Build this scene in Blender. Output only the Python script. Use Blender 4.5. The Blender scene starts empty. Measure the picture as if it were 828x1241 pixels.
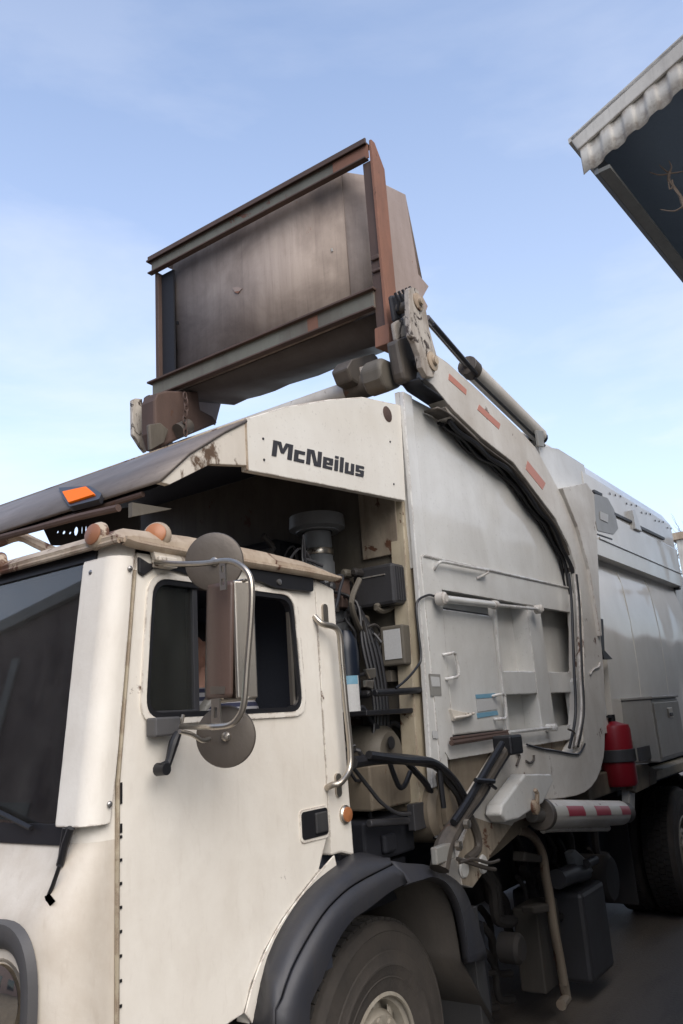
import bpy, bmesh, math, random
from mathutils import Vector, Matrix
from mathutils.geometry import tessellate_polygon
random.seed(7)
PI = math.pi
S = bpy.context.scene
COL = S.collection

# ------------------------------------------------------------------ camera
cam_d = bpy.data.cameras.new('camera'); cam = bpy.data.objects.new('camera', cam_d); COL.objects.link(cam); S.camera = cam
cam_d.sensor_fit = 'VERTICAL'; cam_d.sensor_height = 36.0; cam_d.lens = 36.0*970/1241
cam_d.clip_start = 0.05; cam_d.clip_end = 3000
r_, u_, f_ = Vector((0.5805,-0.8115,-0.0670)), Vector((-0.1669,-0.1990,0.9657)), Vector((0.7970,0.5494,0.2510))
cam.matrix_world = Matrix(((r_.x,u_.x,-f_.x,-1.6372),(r_.y,u_.y,-f_.y,-2.0),(r_.z,u_.z,-f_.z,1.85),(0,0,0,1)))

# ------------------------------------------------------------------ world, sun, exposure
SUN_EL, SUN_AZ = math.radians(40), math.radians(242)      # azimuth of the sun measured from +X towards +Y
w = bpy.data.worlds.new('World'); S.world = w; w.use_nodes = True
nt = w.node_tree; nd = nt.nodes; lk = nt.links
for n in list(nd): nd.remove(n)
out = nd.new('ShaderNodeOutputWorld'); bg = nd.new('ShaderNodeBackground'); sky = nd.new('ShaderNodeTexSky')
sky.sky_type = 'NISHITA'; sky.sun_disc = False; sky.sun_elevation = SUN_EL; sky.sun_rotation = PI/2-SUN_AZ
sky.air_density = 1.0; sky.dust_density = .6; sky.ozone_density = 3.2; sky.sun_intensity = 1.0; sky.altitude = 100
bg.inputs[1].default_value = 0.15
tc = nd.new('ShaderNodeTexCoord'); mp = nd.new('ShaderNodeMapping'); mp.inputs['Scale'].default_value = (1.2,1.2,3.6); mp.inputs['Rotation'].default_value = (0.1,0.25,0.6)
nz = nd.new('ShaderNodeTexNoise'); nz.inputs['Scale'].default_value = 1.5; nz.inputs['Detail'].default_value = 7; nz.inputs['Roughness'].default_value = .55
nz.inputs['Distortion'].default_value = .35
rp = nd.new('ShaderNodeValToRGB'); rp.color_ramp.elements[0].position = .42; rp.color_ramp.elements[1].position = .68
mx = nd.new('ShaderNodeMixRGB'); mx.inputs[2].default_value = (4.75,4.9,5.35,1)
sp = nd.new('ShaderNodeSeparateXYZ'); mr = nd.new('ShaderNodeMapRange')
mr.inputs['From Min'].default_value = .9; mr.inputs['From Max'].default_value = 0.0; mr.inputs['To Min'].default_value = .06; mr.inputs['To Max'].default_value = .98
mu = nd.new('ShaderNodeMath'); mu.operation = 'MULTIPLY'
ad = nd.new('ShaderNodeMath'); ad.operation = 'MULTIPLY_ADD'; ad.use_clamp = True; ad.inputs[1].default_value = .7; ad.inputs[2].default_value = .6
lk.new(tc.outputs['Generated'], mp.inputs[0]); lk.new(mp.outputs[0], nz.inputs[0]); lk.new(nz.outputs[0], rp.inputs[0])
lk.new(tc.outputs['Generated'], sp.inputs[0]); lk.new(sp.outputs['Z'], mr.inputs['Value'])
lk.new(rp.outputs[0], ad.inputs[0]); lk.new(ad.outputs[0], mu.inputs[0]); lk.new(mr.outputs[0], mu.inputs[1])
lk.new(mu.outputs[0], mx.inputs[0]); hs = nd.new('ShaderNodeHueSaturation'); hs.inputs['Saturation'].default_value = .98; hs.inputs['Value'].default_value = 1.38; lk.new(sky.outputs[0], hs.inputs['Color']); lk.new(hs.outputs[0], mx.inputs[1]); lk.new(mx.outputs[0], bg.inputs[0]); lk.new(bg.outputs[0], out.inputs[0])
sd = bpy.data.lights.new('sun', 'SUN'); sd.energy = 2.5; sd.angle = math.radians(60); sd.color = (1,.90,.77)
so = bpy.data.objects.new('sun', sd); COL.objects.link(so)
sv = Vector((math.cos(SUN_AZ)*math.cos(SUN_EL), math.sin(SUN_AZ)*math.cos(SUN_EL), math.sin(SUN_EL)))
so.rotation_euler = sv.to_track_quat('Z','Y').to_euler(); so.location = sv*60
S.view_settings.view_transform = 'Standard'; S.view_settings.look = 'None'; S.view_settings.gamma = 1; S.view_settings.use_curve_mapping = False
S.view_settings.exposure = 0.58

# ------------------------------------------------------------------ materials
def new_mat(name):
    m = bpy.data.materials.new(name); m.use_nodes = True
    return m, m.node_tree.nodes, m.node_tree.links, m.node_tree.nodes['Principled BSDF']
def noise(N, Lk, src, scale, detail=5, rough=.6, sc=(1,1,1), dist=0):
    mp = N.new('ShaderNodeMapping'); mp.inputs['Scale'].default_value = sc
    n = N.new('ShaderNodeTexNoise'); n.inputs['Scale'].default_value = scale; n.inputs['Detail'].default_value = detail
    n.inputs['Roughness'].default_value = rough; n.inputs['Distortion'].default_value = dist
    Lk.new(src, mp.inputs[0]); Lk.new(mp.outputs[0], n.inputs[0]); return n.outputs[0]
def ramp(N, Lk, src, a, b):
    r = N.new('ShaderNodeMapRange'); r.inputs['From Min'].default_value = a; r.inputs['From Max'].default_value = b
    Lk.new(src, r.inputs['Value']); return r.outputs[0]
def mixc(N, Lk, fac, a, b):
    m = N.new('ShaderNodeMixRGB'); Lk.new(fac, m.inputs[0])
    for i, v in ((1,a),(2,b)):
        if isinstance(v, tuple): m.inputs[i].default_value = (*v,1)
        else: Lk.new(v, m.inputs[i])
    return m.outputs[0]
def mul(N, Lk, a, k):
    m = N.new('ShaderNodeMath'); m.operation = 'MULTIPLY'; Lk.new(a, m.inputs[0])
    if isinstance(k, (int,float)): m.inputs[1].default_value = k
    else: Lk.new(k, m.inputs[1])
    return m.outputs[0]
def worn(name, base, dirt, rust=(.13,.055,.028), dirt_amt=.5, rust_amt=.0, rough=.45, coat=0., metal=0., scale=1., edge=0., stk=1., streak=(1,1,.22), bump=.15, spec=.5, wave=0., speck=.25):
    """paint or metal with run-down streaks, blotches, small chips and fine relief"""
    m, N, Lk, B = new_mat(name)
    tc = N.new('ShaderNodeTexCoord'); src = tc.outputs['Object']
    geo = N.new('ShaderNodeNewGeometry'); pos = geo.outputs['Position']
    blot = noise(N, Lk, pos, 1.6*scale, 6, .62, (1,1,1), .4)
    st = noise(N, Lk, pos, 9*scale, 5, .6, streak, .2)
    fine = noise(N, Lk, pos, 60*scale, 3, .6)
    f1 = mul(N, Lk, ramp(N, Lk, blot, .38, .75), dirt_amt)
    f2 = mul(N, Lk, ramp(N, Lk, st, .42, .78), dirt_amt*stk)
    c = mixc(N, Lk, f1, base, dirt)
    c = mixc(N, Lk, f2, c, dirt)
    st2 = noise(N, Lk, pos, 34*scale, 4, .65, (1,1,streak[2]*.5) if streak[0] == 1 else streak, .3)
    c = mixc(N, Lk, mul(N, Lk, ramp(N, Lk, st2, .56, .70), dirt_amt*.55*stk), c, dirt)
    c = mixc(N, Lk, mul(N, Lk, ramp(N, Lk, fine, .62, .74), speck), c, tuple(x*.45 for x in dirt))
    if rust_amt > 0:
        rn = noise(N, Lk, pos, 5.5*scale, 8, .68, (1,1,.8), .6)
        rf = ramp(N, Lk, rn, .70-.22*rust_amt, .735-.22*rust_amt)
        rcn = noise(N, Lk, pos, 30*scale, 4, .6)
        rc = mixc(N, Lk, rcn, rust, tuple(x*.35 for x in rust))
        c = mixc(N, Lk, rf, c, rc)
    if edge > 0:
        bv = N.new('ShaderNodeBevel'); bv.samples = 3; bv.inputs['Radius'].default_value = .010
        dt = N.new('ShaderNodeVectorMath'); dt.operation = 'DOT_PRODUCT'; Lk.new(bv.outputs[0], dt.inputs[0]); Lk.new(geo.outputs['Normal'], dt.inputs[1])
        em = N.new('ShaderNodeMapRange'); em.inputs['From Min'].default_value = .995; em.inputs['From Max'].default_value = .90; Lk.new(dt.outputs['Value'], em.inputs['Value'])
        en = noise(N, Lk, pos, 14, 5, .7); ef = mul(N, Lk, mul(N, Lk, em.outputs[0], ramp(N, Lk, en, .46, .56)), edge)
        c = mixc(N, Lk, ef, c, tuple(x*.8+.01 for x in rust))
    Lk.new(c, B.inputs['Base Color'])
    rr = N.new('ShaderNodeMapRange'); rr.inputs['To Min'].default_value = max(.05,rough-.12); rr.inputs['To Max'].default_value = min(1,rough+.2)
    Lk.new(blot, rr.inputs['Value']); Lk.new(rr.outputs[0], B.inputs['Roughness'])
    B.inputs['Metallic'].default_value = metal; B.inputs['Specular IOR Level'].default_value = spec
    B.inputs['Coat Weight'].default_value = coat; B.inputs['Coat Roughness'].default_value = .07
    bp = N.new('ShaderNodeBump'); bp.inputs['Strength'].default_value = bump; bp.inputs['Distance'].default_value = .004
    Lk.new(fine, bp.inputs['Height'])
    nrm = bp.outputs[0]
    if wave > 0:
        wv = noise(N, Lk, pos, 1.1, 2, .5, (1,1,.7), 0)
        b2 = N.new('ShaderNodeBump'); b2.inputs['Strength'].default_value = wave; b2.inputs['Distance'].default_value = .03
        Lk.new(wv, b2.inputs['Height']); Lk.new(b2.outputs[0], B.inputs['Coat Normal'])
        Lk.new(b2.outputs[0], bp.inputs['Normal'])
    Lk.new(nrm, B.inputs['Normal'])
    return m
def plain(name, col, rough=.5, metal=0., spec=.5, bump=.0, bscale=80, alpha=None):
    m, N, Lk, B = new_mat(name)
    tc = N.new('ShaderNodeTexCoord')
    n = noise(N, Lk, tc.outputs['Object'], bscale, 4, .6)
    c = mixc(N, Lk, n, tuple(x*.82 for x in col), tuple(min(1,x*1.15) for x in col))
    Lk.new(c, B.inputs['Base Color']); B.inputs['Roughness'].default_value = rough; B.inputs['Metallic'].default_value = metal
    B.inputs['Specular IOR Level'].default_value = spec
    if bump:
        b = N.new('ShaderNodeBump'); b.inputs['Strength'].default_value = bump; b.inputs['Distance'].default_value = .003
        Lk.new(n, b.inputs['Height']); Lk.new(b.outputs[0], B.inputs['Normal'])
    return m
def glass(name, tint, refl=1.0, dust_lift=0.):
    m, N, Lk, B = new_mat(name); N.remove(B)
    t = N.new('ShaderNodeBsdfTransparent'); t.inputs[0].default_value = (*tint,1)
    g = N.new('ShaderNodeBsdfGlossy'); g.inputs['Roughness'].default_value = .02; g.inputs[0].default_value = (refl,refl,refl,1)
    fr = N.new('ShaderNodeFresnel'); fr.inputs[0].default_value = 1.72
    x = N.new('ShaderNodeMixShader'); Lk.new(fr.outputs[0], x.inputs[0]); Lk.new(t.outputs[0], x.inputs[1]); Lk.new(g.outputs[0], x.inputs[2])
    if dust_lift:  # dust film whose pale colour also stands in for missing reflections
        df = N.new('ShaderNodeBsdfDiffuse'); df.inputs[0].default_value = (.42,.40,.36,1); y = N.new('ShaderNodeMixShader')
        geo = N.new('ShaderNodeNewGeometry'); dn = noise(N, Lk, geo.outputs['Position'], 2.5, 6, .65, (1,1,.5), .5)
        rr = N.new('ShaderNodeMapRange'); rr.inputs['From Min'].default_value = .35; rr.inputs['From Max'].default_value = .75; rr.inputs['To Min'].default_value = dust_lift*.4; rr.inputs['To Max'].default_value = dust_lift*2.4; Lk.new(dn, rr.inputs['Value'])
        Lk.new(rr.outputs[0], y.inputs[0]); Lk.new(x.outputs[0], y.inputs[1]); Lk.new(df.outputs[0], y.inputs[2]); x = y
    Lk.new(x.outputs[0], N['Material Output'].inputs[0]); return m
M = {}
M['cab'] = worn('cab_white_paint', (.79,.75,.67), (.44,.37,.29), edge=0.80, stk=0.60, dirt_amt=.34, rust_amt=.12, rough=.52, coat=.04, spec=.35, wave=.25, streak=(1,1,.5), speck=.04)
M['cabfront'] = worn('cab_front_paint', (.66,.61,.53), (.42,.35,.27), edge=0.70, stk=0.60, dirt_amt=.75, rust_amt=.22, rough=.52, coat=.04, spec=.35, wave=.25, streak=(1,1,.5), speck=.04)
M['cream'] = worn('canopy_white_paint', (.74,.71,.64), (.45,.39,.31), edge=0.80, stk=0.30, dirt_amt=.35, rust_amt=.03, rough=.45, coat=.2, wave=.3)
M['cabdirty'] = worn('cab_roof_paint', (.48,.40,.30), (.21,.14,.09), edge=0.80, dirt_amt=.75, rust_amt=.55, rough=.6)
M['body'] = worn('body_white_paint', (.66,.655,.625), (.29,.26,.215), edge=0.75, stk=0.35, dirt_amt=.42, rust_amt=.05, rough=.38, coat=.5, wave=.35)
M['panel'] = worn('side_panel_paint', (.70,.67,.61), (.42,.37,.30), stk=0.30, dirt_amt=.3, rust_amt=.0, rough=.4, coat=.6, wave=.5, streak=(1,1,.15))
M['arm'] = worn('arm_white_paint', (.60,.575,.53), (.26,.21,.16), edge=0.90, stk=0.40, dirt_amt=.50, rust_amt=.30, rough=.5, coat=.1)
M['armdark'] = worn('greasy_arm_steel', (.10,.085,.07), (.035,.03,.027), dirt_amt=.7, rust_amt=.4, rough=.5)
M['beige'] = worn('beige_grimy_paint', (.46,.40,.29), (.17,.13,.09), edge=0.90, stk=0.50, dirt_amt=.7, rust_amt=.3, rough=.6)
M['pipe'] = worn('rust_streaked_pipe', (.22,.185,.14), (.13,.08,.05), dirt_amt=.7, rust_amt=.5, rough=.6)
M['grime'] = worn('grimy_olive_steel', (.13,.115,.09), (.06,.05,.04), dirt_amt=.7, rust_amt=.3, rough=.6)
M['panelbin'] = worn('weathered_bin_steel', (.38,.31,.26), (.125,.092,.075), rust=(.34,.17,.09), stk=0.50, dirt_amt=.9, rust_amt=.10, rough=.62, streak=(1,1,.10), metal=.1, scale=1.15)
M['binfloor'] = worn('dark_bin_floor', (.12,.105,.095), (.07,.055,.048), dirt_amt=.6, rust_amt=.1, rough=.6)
M['binside'] = worn('bin_side_steel', (.36,.285,.25), (.24,.185,.155), rust=(.26,.11,.05), dirt_amt=.6, rust_amt=.2, rough=.6)
M['beam'] = worn('green_grey_beam_paint', (.17,.17,.135), (.10,.08,.065), rust=(.20,.075,.04), edge=0.90, dirt_amt=.6, rust_amt=.42, rough=.6)
M['rust'] = worn('orange_rusty_steel', (.27,.125,.078), (.13,.07,.05), rust=(.08,.035,.022), dirt_amt=.6, rust_amt=.2, rough=.75)
M['rustdark'] = worn('dark_rusty_steel', (.095,.058,.045), (.05,.033,.027), dirt_amt=.6, rust_amt=.3, rough=.7)
M['shield'] = worn('brown_grey_sheet', (.20,.17,.15), (.09,.075,.065), rust=(.24,.13,.07), dirt_amt=.8, rust_amt=.12, rough=.5, streak=(1,.1,1), metal=.2)
M['chip'] = worn('peeling_white_paint', (.66,.61,.53), (.30,.23,.15), rust=(.16,.10,.06), dirt_amt=.3, rust_amt=.85, rough=.5, scale=.55)
M['black'] = worn('black_rubbery_plastic', (.03,.031,.034), (.06,.056,.05), dirt_amt=.4, rough=.5, speck=.1)
M['fender'] = worn('black_fender_plastic', (.026,.028,.036), (.055,.05,.045), dirt_amt=.45, rough=.48, speck=.1)
M['well'] = worn('muddy_wheel_well', (.045,.038,.031), (.028,.024,.020), dirt_amt=.8, rough=.8, streak=(1,1,.3))
M['tyre'] = worn('tyre_rubber', (.062,.053,.045), (.032,.029,.027), dirt_amt=.7, rough=.8, streak=(1,1,1), speck=.15, bump=.6)
M['tread'] = worn('tyre_tread_rubber', (.028,.026,.024), (.045,.038,.032), dirt_amt=.6, rough=.85, streak=(1,1,1))
M['rim'] = worn('rim_paint', (.40,.37,.31), (.16,.12,.08), dirt_amt=.5, rust_amt=.2, rough=.45)
M['dark'] = plain('dark_chassis_paint', (.011,.012,.017), .7, bump=.2)
M['chassis'] = worn('chassis_grime', (.018,.017,.018), (.040,.032,.025), dirt_amt=.5, rough=.7)
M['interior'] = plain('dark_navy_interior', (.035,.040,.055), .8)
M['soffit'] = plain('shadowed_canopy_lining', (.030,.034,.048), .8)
M['gasket'] = plain('black_window_rubber', (.012,.012,.014), .45)
M['chrome'] = worn('dull_stainless_tube', (.50,.46,.40), (.25,.20,.15), dirt_amt=.4, rough=.28, metal=.9, bump=.05)
M['steel'] = worn('bright_cylinder_rod', (.35,.34,.33), (.12,.11,.1), dirt_amt=.5, rough=.25, metal=.8, bump=.05)
M['mirrorback'] = worn('brown_mirror_housing', (.115,.075,.06), (.07,.05,.04), dirt_amt=.4, rough=.32, speck=.1)
M['mirrorplate'] = worn('grey_brown_round_back', (.14,.12,.10), (.085,.07,.06), dirt_amt=.5, rough=.4, metal=.4)
M['amber'] = plain('amber_lens_faded', (.36,.14,.055), .4, bscale=30)
M['orange'] = plain('bright_orange_lens', (1.0,.17,.004), .6, spec=.1, bscale=160)
M['brownlens'] = plain('browned_lens', (.28,.12,.06), .45, bscale=30)
M['letter'] = plain('dark_lettering', (.035,.034,.038), .5)
M['red'] = worn('red_cylinder_paint', (.21,.008,.016), (.20,.01,.015), dirt_amt=.4, rough=.35, speck=.1)
M['redtape'] = plain('red_reflective_tape', (.30,.02,.04), .35, bscale=200)
M['redfaded'] = plain('faded_red_tape', (.46,.20,.15), .5, bscale=90)
M['whitetape'] = plain('white_reflective_tape', (.45,.43,.38), .4, bscale=200)
M['boxgrey'] = worn('grey_box_paint', (.26,.255,.235), (.16,.145,.12), edge=0.50, dirt_amt=.35, rough=.4, coat=.2)
M['boxdark'] = worn('dark_grey_box', (.045,.045,.050), (.028,.026,.023), dirt_amt=.5, rough=.45)
M['intake'] = worn('grey_intake_paint', (.20,.21,.22), (.11,.11,.11), dirt_amt=.4, rough=.5)
M['dirtbrown'] = worn('brown_stained_plate', (.20,.165,.12), (.09,.07,.05), dirt_amt=.8, rust_amt=.4, rough=.7)
M['dirtbrown2'] = worn('grimy_pivot_paint', (.36,.31,.24), (.12,.09,.065), dirt_amt=.8, rust_amt=.55, rough=.6, scale=1.6)
M['grime2'] = worn('dim_muddy_steel', (.055,.048,.040), (.028,.024,.020), dirt_amt=.7, rust_amt=.3, rough=.7)
M['armworn'] = worn('blotchy_link_paint', (.52,.48,.42), (.16,.12,.09), rust=(.07,.05,.038), dirt_amt=.75, rust_amt=.75, rough=.5, edge=1.0, scale=1.9)
M['sticker'] = plain('pale_sticker', (.50,.50,.49), .5, bscale=120)
M['blue'] = plain('blue_sticker', (.16,.33,.44), .5, bscale=60)
M['bluecan'] = plain('dark_blue_canister', (.008,.012,.022), .35)
M['skin'] = plain('skin', (.75,.42,.31), .55, bscale=25)
M['hair'] = plain('short_dark_hair', (.02,.016,.014), .8)
M['dash'] = plain('grey_dash_plastic', (.10,.10,.105), .6)
M['seat'] = plain('dark_seat_cloth', (.07,.07,.075), .9)
M['glass'] = glass('window_glass', (.80,.90,.88), dust_lift=.025)
M['wind'] = glass('windshield_glass', (.96,.98,.98), dust_lift=.035)
M['lampglass'] = plain('headlamp_reflector', (.85,.79,.66), .08, metal=1)
M['bezel'] = worn('grey_headlamp_bezel', (.075,.075,.078), (.11,.10,.09), dirt_amt=.4, rough=.5, speck=.1)
M['mirror'] = plain('mirror_glass', (.8,.8,.8), .03, metal=1)
M['bark'] = plain('bare_twig_bark', (.16,.12,.09), .85)
M['farbark'] = plain('grey_bark', (.13,.11,.10), .9)
M['awning'] = worn('pale_corrugated_metal', (.56,.53,.47), (.22,.20,.18), edge=0.60, dirt_amt=.45, rust_amt=.03, rough=.5)
M['awndark'] = plain('dark_shed_lining', (.17,.22,.28), .8)
M['awnbeam'] = plain('dark_shed_beam', (.14,.15,.16), .7)
M['brownwall'] = worn('brown_wall', (.30,.21,.185), (.18,.13,.12), dirt_amt=.5, rough=.8)
M['greywall'] = worn('grey_green_wall', (.16,.16,.145), (.09,.09,.08), dirt_amt=.5, rough=.8)
M['winglass'] = plain('building_window_glass', (.05,.06,.07), .1)
# ground: worn asphalt
m, N, Lk, B = new_mat('worn_asphalt'); geo = N.new('ShaderNodeNewGeometry'); pos = geo.outputs['Position']
a = noise(N, Lk, pos, .9, 7, .65); b = noise(N, Lk, pos, 45, 4, .7); c_ = noise(N, Lk, pos, 3.2, 5, .6, (.3,1.4,1))
c = mixc(N, Lk, a, (.07,.061,.051), (.15,.125,.10)); c = mixc(N, Lk, mul(N, Lk, ramp(N, Lk, c_, .5, .7), .5), c, (.028,.026,.025))
c = mixc(N, Lk, mul(N, Lk, b, .5), c, (.12,.105,.09)); Lk.new(c, B.inputs['Base Color'])
rr = ramp(N, Lk, a, .2, .9); r2 = N.new('ShaderNodeMapRange'); r2.inputs['To Min'].default_value = .5; r2.inputs['To Max'].default_value = .9; Lk.new(rr, r2.inputs['Value']); Lk.new(r2.outputs[0], B.inputs['Roughness'])
bp = N.new('ShaderNodeBump'); bp.inputs['Strength'].default_value = .6; bp.inputs['Distance'].default_value = .01; Lk.new(b, bp.inputs['Height']); Lk.new(bp.outputs[0], B.inputs['Normal'])
M['ground'] = m
# striped shirt
m, N, Lk, B = new_mat('striped_shirt'); tc = N.new('ShaderNodeTexCoord'); wv = N.new('ShaderNodeTexWave'); wv.inputs['Scale'].default_value = 9; wv.bands_direction = 'Z'
Lk.new(tc.outputs['Object'], wv.inputs[0]); Lk.new(mixc(N, Lk, ramp(N, Lk, wv.outputs[1], .4, .6), (.42,.42,.45), (.04,.045,.09)), B.inputs['Base Color']); B.inputs['Roughness'].default_value = .9
M['shirt'] = m

# ------------------------------------------------------------------ geometry helpers
WL = {}
class G:
    def __init__(s): s.v = []; s.f = []; s.round = False; s.holed = False
    def add(s, v, f):
        o = len(s.v); s.v += [Vector(p) for p in v]; s.f += [tuple(i+o for i in q) for q in f]; return s
    def box(s, a, b, mat=None):
        x0,y0,z0 = a; x1,y1,z1 = b
        v = [Vector((x,y,z)) for x in (x0,x1) for y in (y0,y1) for z in (z0,z1)]
        if mat is not None: v = [mat @ p for p in v]
        return s.add(v, [(0,1,3,2),(4,6,7,5),(0,4,5,1),(2,3,7,6),(0,2,6,4),(1,5,7,3)])
    def prism(s, pts, vec, holes=()):
        s.holed = s.holed or bool(holes); vec = Vector(vec); loops = [[Vector(p) for p in pts]]+[[Vector(p) for p in h] for h in holes]
        flat = [p for l in loops for p in l]; n = len(flat)
        # project to a 2D basis for tessellation
        nrm = vec.normalized(); t1 = nrm.orthogonal().normalized(); t2 = nrm.cross(t1)
        tris = tessellate_polygon([[Vector((p.dot(t1),p.dot(t2),0)) for p in l] for l in loops]) if (holes or len(pts) > 4) else None
        if tris is None: fa = [tuple(range(n))]
        else: fa = [tuple(t) for t in tris]
        f = list(fa)+[tuple(i+n for i in reversed(q)) for q in fa]
        o = 0
        for l in loops:
            k = len(l)
            for i in range(k): j = (i+1) % k; f.append((o+i,o+j,n+o+j,n+o+i))
            o += k
        return s.add(flat+[p+vec for p in flat], f)
    def tube(s, pts, r, n=10, smooth=0, closed=False, flat=1.0):
        s.round = True; P = [Vector(p) for p in pts]
        if smooth:
            Q = []; k = len(P)
            for i in range(k-1):
                p0,p1,p2,p3 = P[max(i-1,0)],P[i],P[i+1],P[min(i+2,k-1)]
                for j in range(smooth):
                    t = j/smooth; Q.append(.5*((2*p1)+(-p0+p2)*t+(2*p0-5*p1+4*p2-p3)*t*t+(-p0+3*p1-3*p2+p3)*t**3))
            Q.append(P[-1]); P = Q
        R = r if isinstance(r, (list,tuple)) else None
        if R and smooth: R = [R[min(len(R)-1,int(i/smooth))]*(1-(i/smooth)%1)+R[min(len(R)-1,int(i/smooth)+1)]*((i/smooth)%1) for i in range(len(P))]
        up = None; vs = []; fs = []
        for i, p in enumerate(P):
            t = (P[min(i+1,len(P)-1)]-P[max(i-1,0)]).normalized()
            if up is None: up = t.orthogonal().normalized()
            up = (up-t*up.dot(t)).normalized(); sd_ = t.cross(up); rr = R[i] if R else r
            for k in range(n): a = 2*PI*k/n; vs.append(p+up*math.cos(a)*rr+sd_*math.sin(a)*rr*flat)
        for i in range(len(P)-1):
            for k in range(n): a = i*n+k; b = i*n+(k+1)%n; fs.append((a,b,b+n,a+n))
        fs.append(tuple(range(n-1,-1,-1))); fs.append(tuple(range((len(P)-1)*n,len(P)*n)))
        return s.add(vs, fs)
    def lathe(s, prof, c, axis=(0,-1,0), n=32, caps=True):
        """prof: (radius, distance along axis) pairs"""
        s.round = True; ax = Vector(axis).normalized(); t1 = ax.orthogonal().normalized(); t2 = ax.cross(t1); c = Vector(c); vs = []; fs = []
        for r, d in prof:
            for k in range(n): a = 2*PI*k/n; vs.append(c+ax*d+(t1*math.cos(a)+t2*math.sin(a))*r)
        for i in range(len(prof)-1):
            for k in range(n): a = i*n+k; b = i*n+(k+1)%n; fs.append((a,b,b+n,a+n))
        if caps: fs.append(tuple(range(n-1,-1,-1))); fs.append(tuple(range((len(prof)-1)*n,len(prof)*n)))
        return s.add(vs, fs)
    def loft(s, rows, close=False):
        s.round = True; n = len(rows[0]); vs = [p for r in rows for p in r]; fs = []
        for i in range(len(rows)-1):
            for k in range(n-1 if not close else n): a = i*n+k; b = i*n+(k+1)%n; fs.append((a,b,b+n,a+n))
        return s.add(vs, fs)
    def obj(s, name, mat, parent=None, bevel=0., smooth=35, label=None, thick=0., sub=0, seg=2):
        c = sum(s.v, Vector())/max(1,len(s.v))
        me = bpy.data.meshes.new(name); me.from_pydata([p-c for p in s.v], [], s.f)
        bm = bmesh.new(); bm.from_mesh(me); bmesh.ops.remove_doubles(bm, verts=bm.verts, dist=1e-5); bmesh.ops.recalc_face_normals(bm, faces=bm.faces); bm.to_mesh(me); bm.free()
        me.materials.append(M[mat] if isinstance(mat, str) else mat)
        if s.holed: bevel = 0; smooth = 0
        if bevel and not s.round: smooth = 0
        if smooth:
            me.polygons.foreach_set('use_smooth', [True]*len(me.polygons)); me.set_sharp_from_angle(angle=math.radians(smooth))
        o = bpy.data.objects.new(name, me); COL.objects.link(o)
        pw = WL[parent.name] if parent else Vector()
        o.location = c-pw; WL[o.name] = c
        if parent: o.parent = parent
        if thick: k = o.modifiers.new('thick','SOLIDIFY'); k.thickness = thick; k.offset = 0
        if sub: k = o.modifiers.new('sub','SUBSURF'); k.levels = sub; k.render_levels = sub
        if bevel: k = o.modifiers.new('bevel','BEVEL'); k.width = bevel; k.segments = seg; k.limit_method = 'ANGLE'; k.angle_limit = math.radians(40); k.harden_normals = bool(smooth)
        if label: o['label'] = label
        return o
def thing(name, loc, label, cat, group=None):
    o = bpy.data.objects.new(name, None); COL.objects.link(o); o.location = loc; WL[o.name] = Vector(loc); o.empty_display_size = .3
    o['label'] = label; o['category'] = cat
    if group: o['group'] = group
    return o
def copy_tree(o, off, parent=None, mir=None):
    c = o.copy(); COL.objects.link(c)
    if parent: c.parent = parent
    else: c.location = o.location+Vector(off)
    WL[c.name] = WL[o.name]+Vector(off)
    for ch in list(o.children): copy_tree(ch, off, c)
    return c
def copy_part(o, off, parent):
    c = copy_tree(o, off, parent); c.location = o.location+Vector(off); return c
def ypl(pts, y): return [(p[0],y,p[2]) for p in pts]
def rrect(x0, x1, z0, z1, r, y, n=5):
    """rounded rectangle in a y plane"""
    o = []
    for cx, cz, a0 in ((x1-r,z1-r,0),(x0+r,z1-r,90),(x0+r,z0+r,180),(x1-r,z0+r,270)):
        for i in range(n+1): a = math.radians(a0+90*i/n); o.append((cx+r*math.cos(a),y,cz+r*math.sin(a)))
    return o
def round_poly(pts, r, n=5):
    P = [Vector(p) for p in pts]; o = []; k = len(P)
    for i in range(k):
        a, b, c = P[i-1], P[i], P[(i+1)%k]; d1 = (a-b); d2 = (c-b); q = min(r, d1.length*.45, d2.length*.45)
        s_, e_ = b+d1.normalized()*q, b+d2.normalized()*q
        for j in range(n+1): t = j/n; o.append((1-t)**2*s_+2*t*(1-t)*b+t*t*e_)
    return o
def curve(pts, k=6):
    P = [Vector(p) for p in pts]; Q = []; m = len(P)
    for i in range(m-1):
        p0,p1,p2,p3 = P[max(i-1,0)],P[i],P[i+1],P[min(i+2,m-1)]
        for j in range(k):
            t = j/k; Q.append(.5*((2*p1)+(-p0+p2)*t+(2*p0-5*p1+4*p2-p3)*t*t+(-p0+3*p1-3*p2+p3)*t**3))
    return Q+[P[-1]]
def resample(pts, n):
    P = curve(pts, 8); d = [0]
    for i in range(1,len(P)): d.append(d[-1]+(P[i]-P[i-1]).length)
    o = []; j = 0
    for i in range(n):
        t = d[-1]*i/(n-1)
        while j < len(d)-2 and d[j+1] < t: j += 1
        u = (t-d[j])/max(1e-9,d[j+1]-d[j]); o.append(P[j].lerp(P[j+1], min(1,u)))
    return o

# ------------------------------------------------------------------ ground and far setting
g = G(); n = 60; rows = []
for i in range(n+1):
    rows.append([])
    for j in range(n+1):
        x = -300+ 600*i/n; y = -300+600*j/n
        rows[-1].append(Vector((x,y,0)))
g.loft(rows); gr = g.obj('ground', 'ground', smooth=0); gr['kind'] = 'structure'
gr['label'] = 'dark worn asphalt yard under and around the truck'

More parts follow.
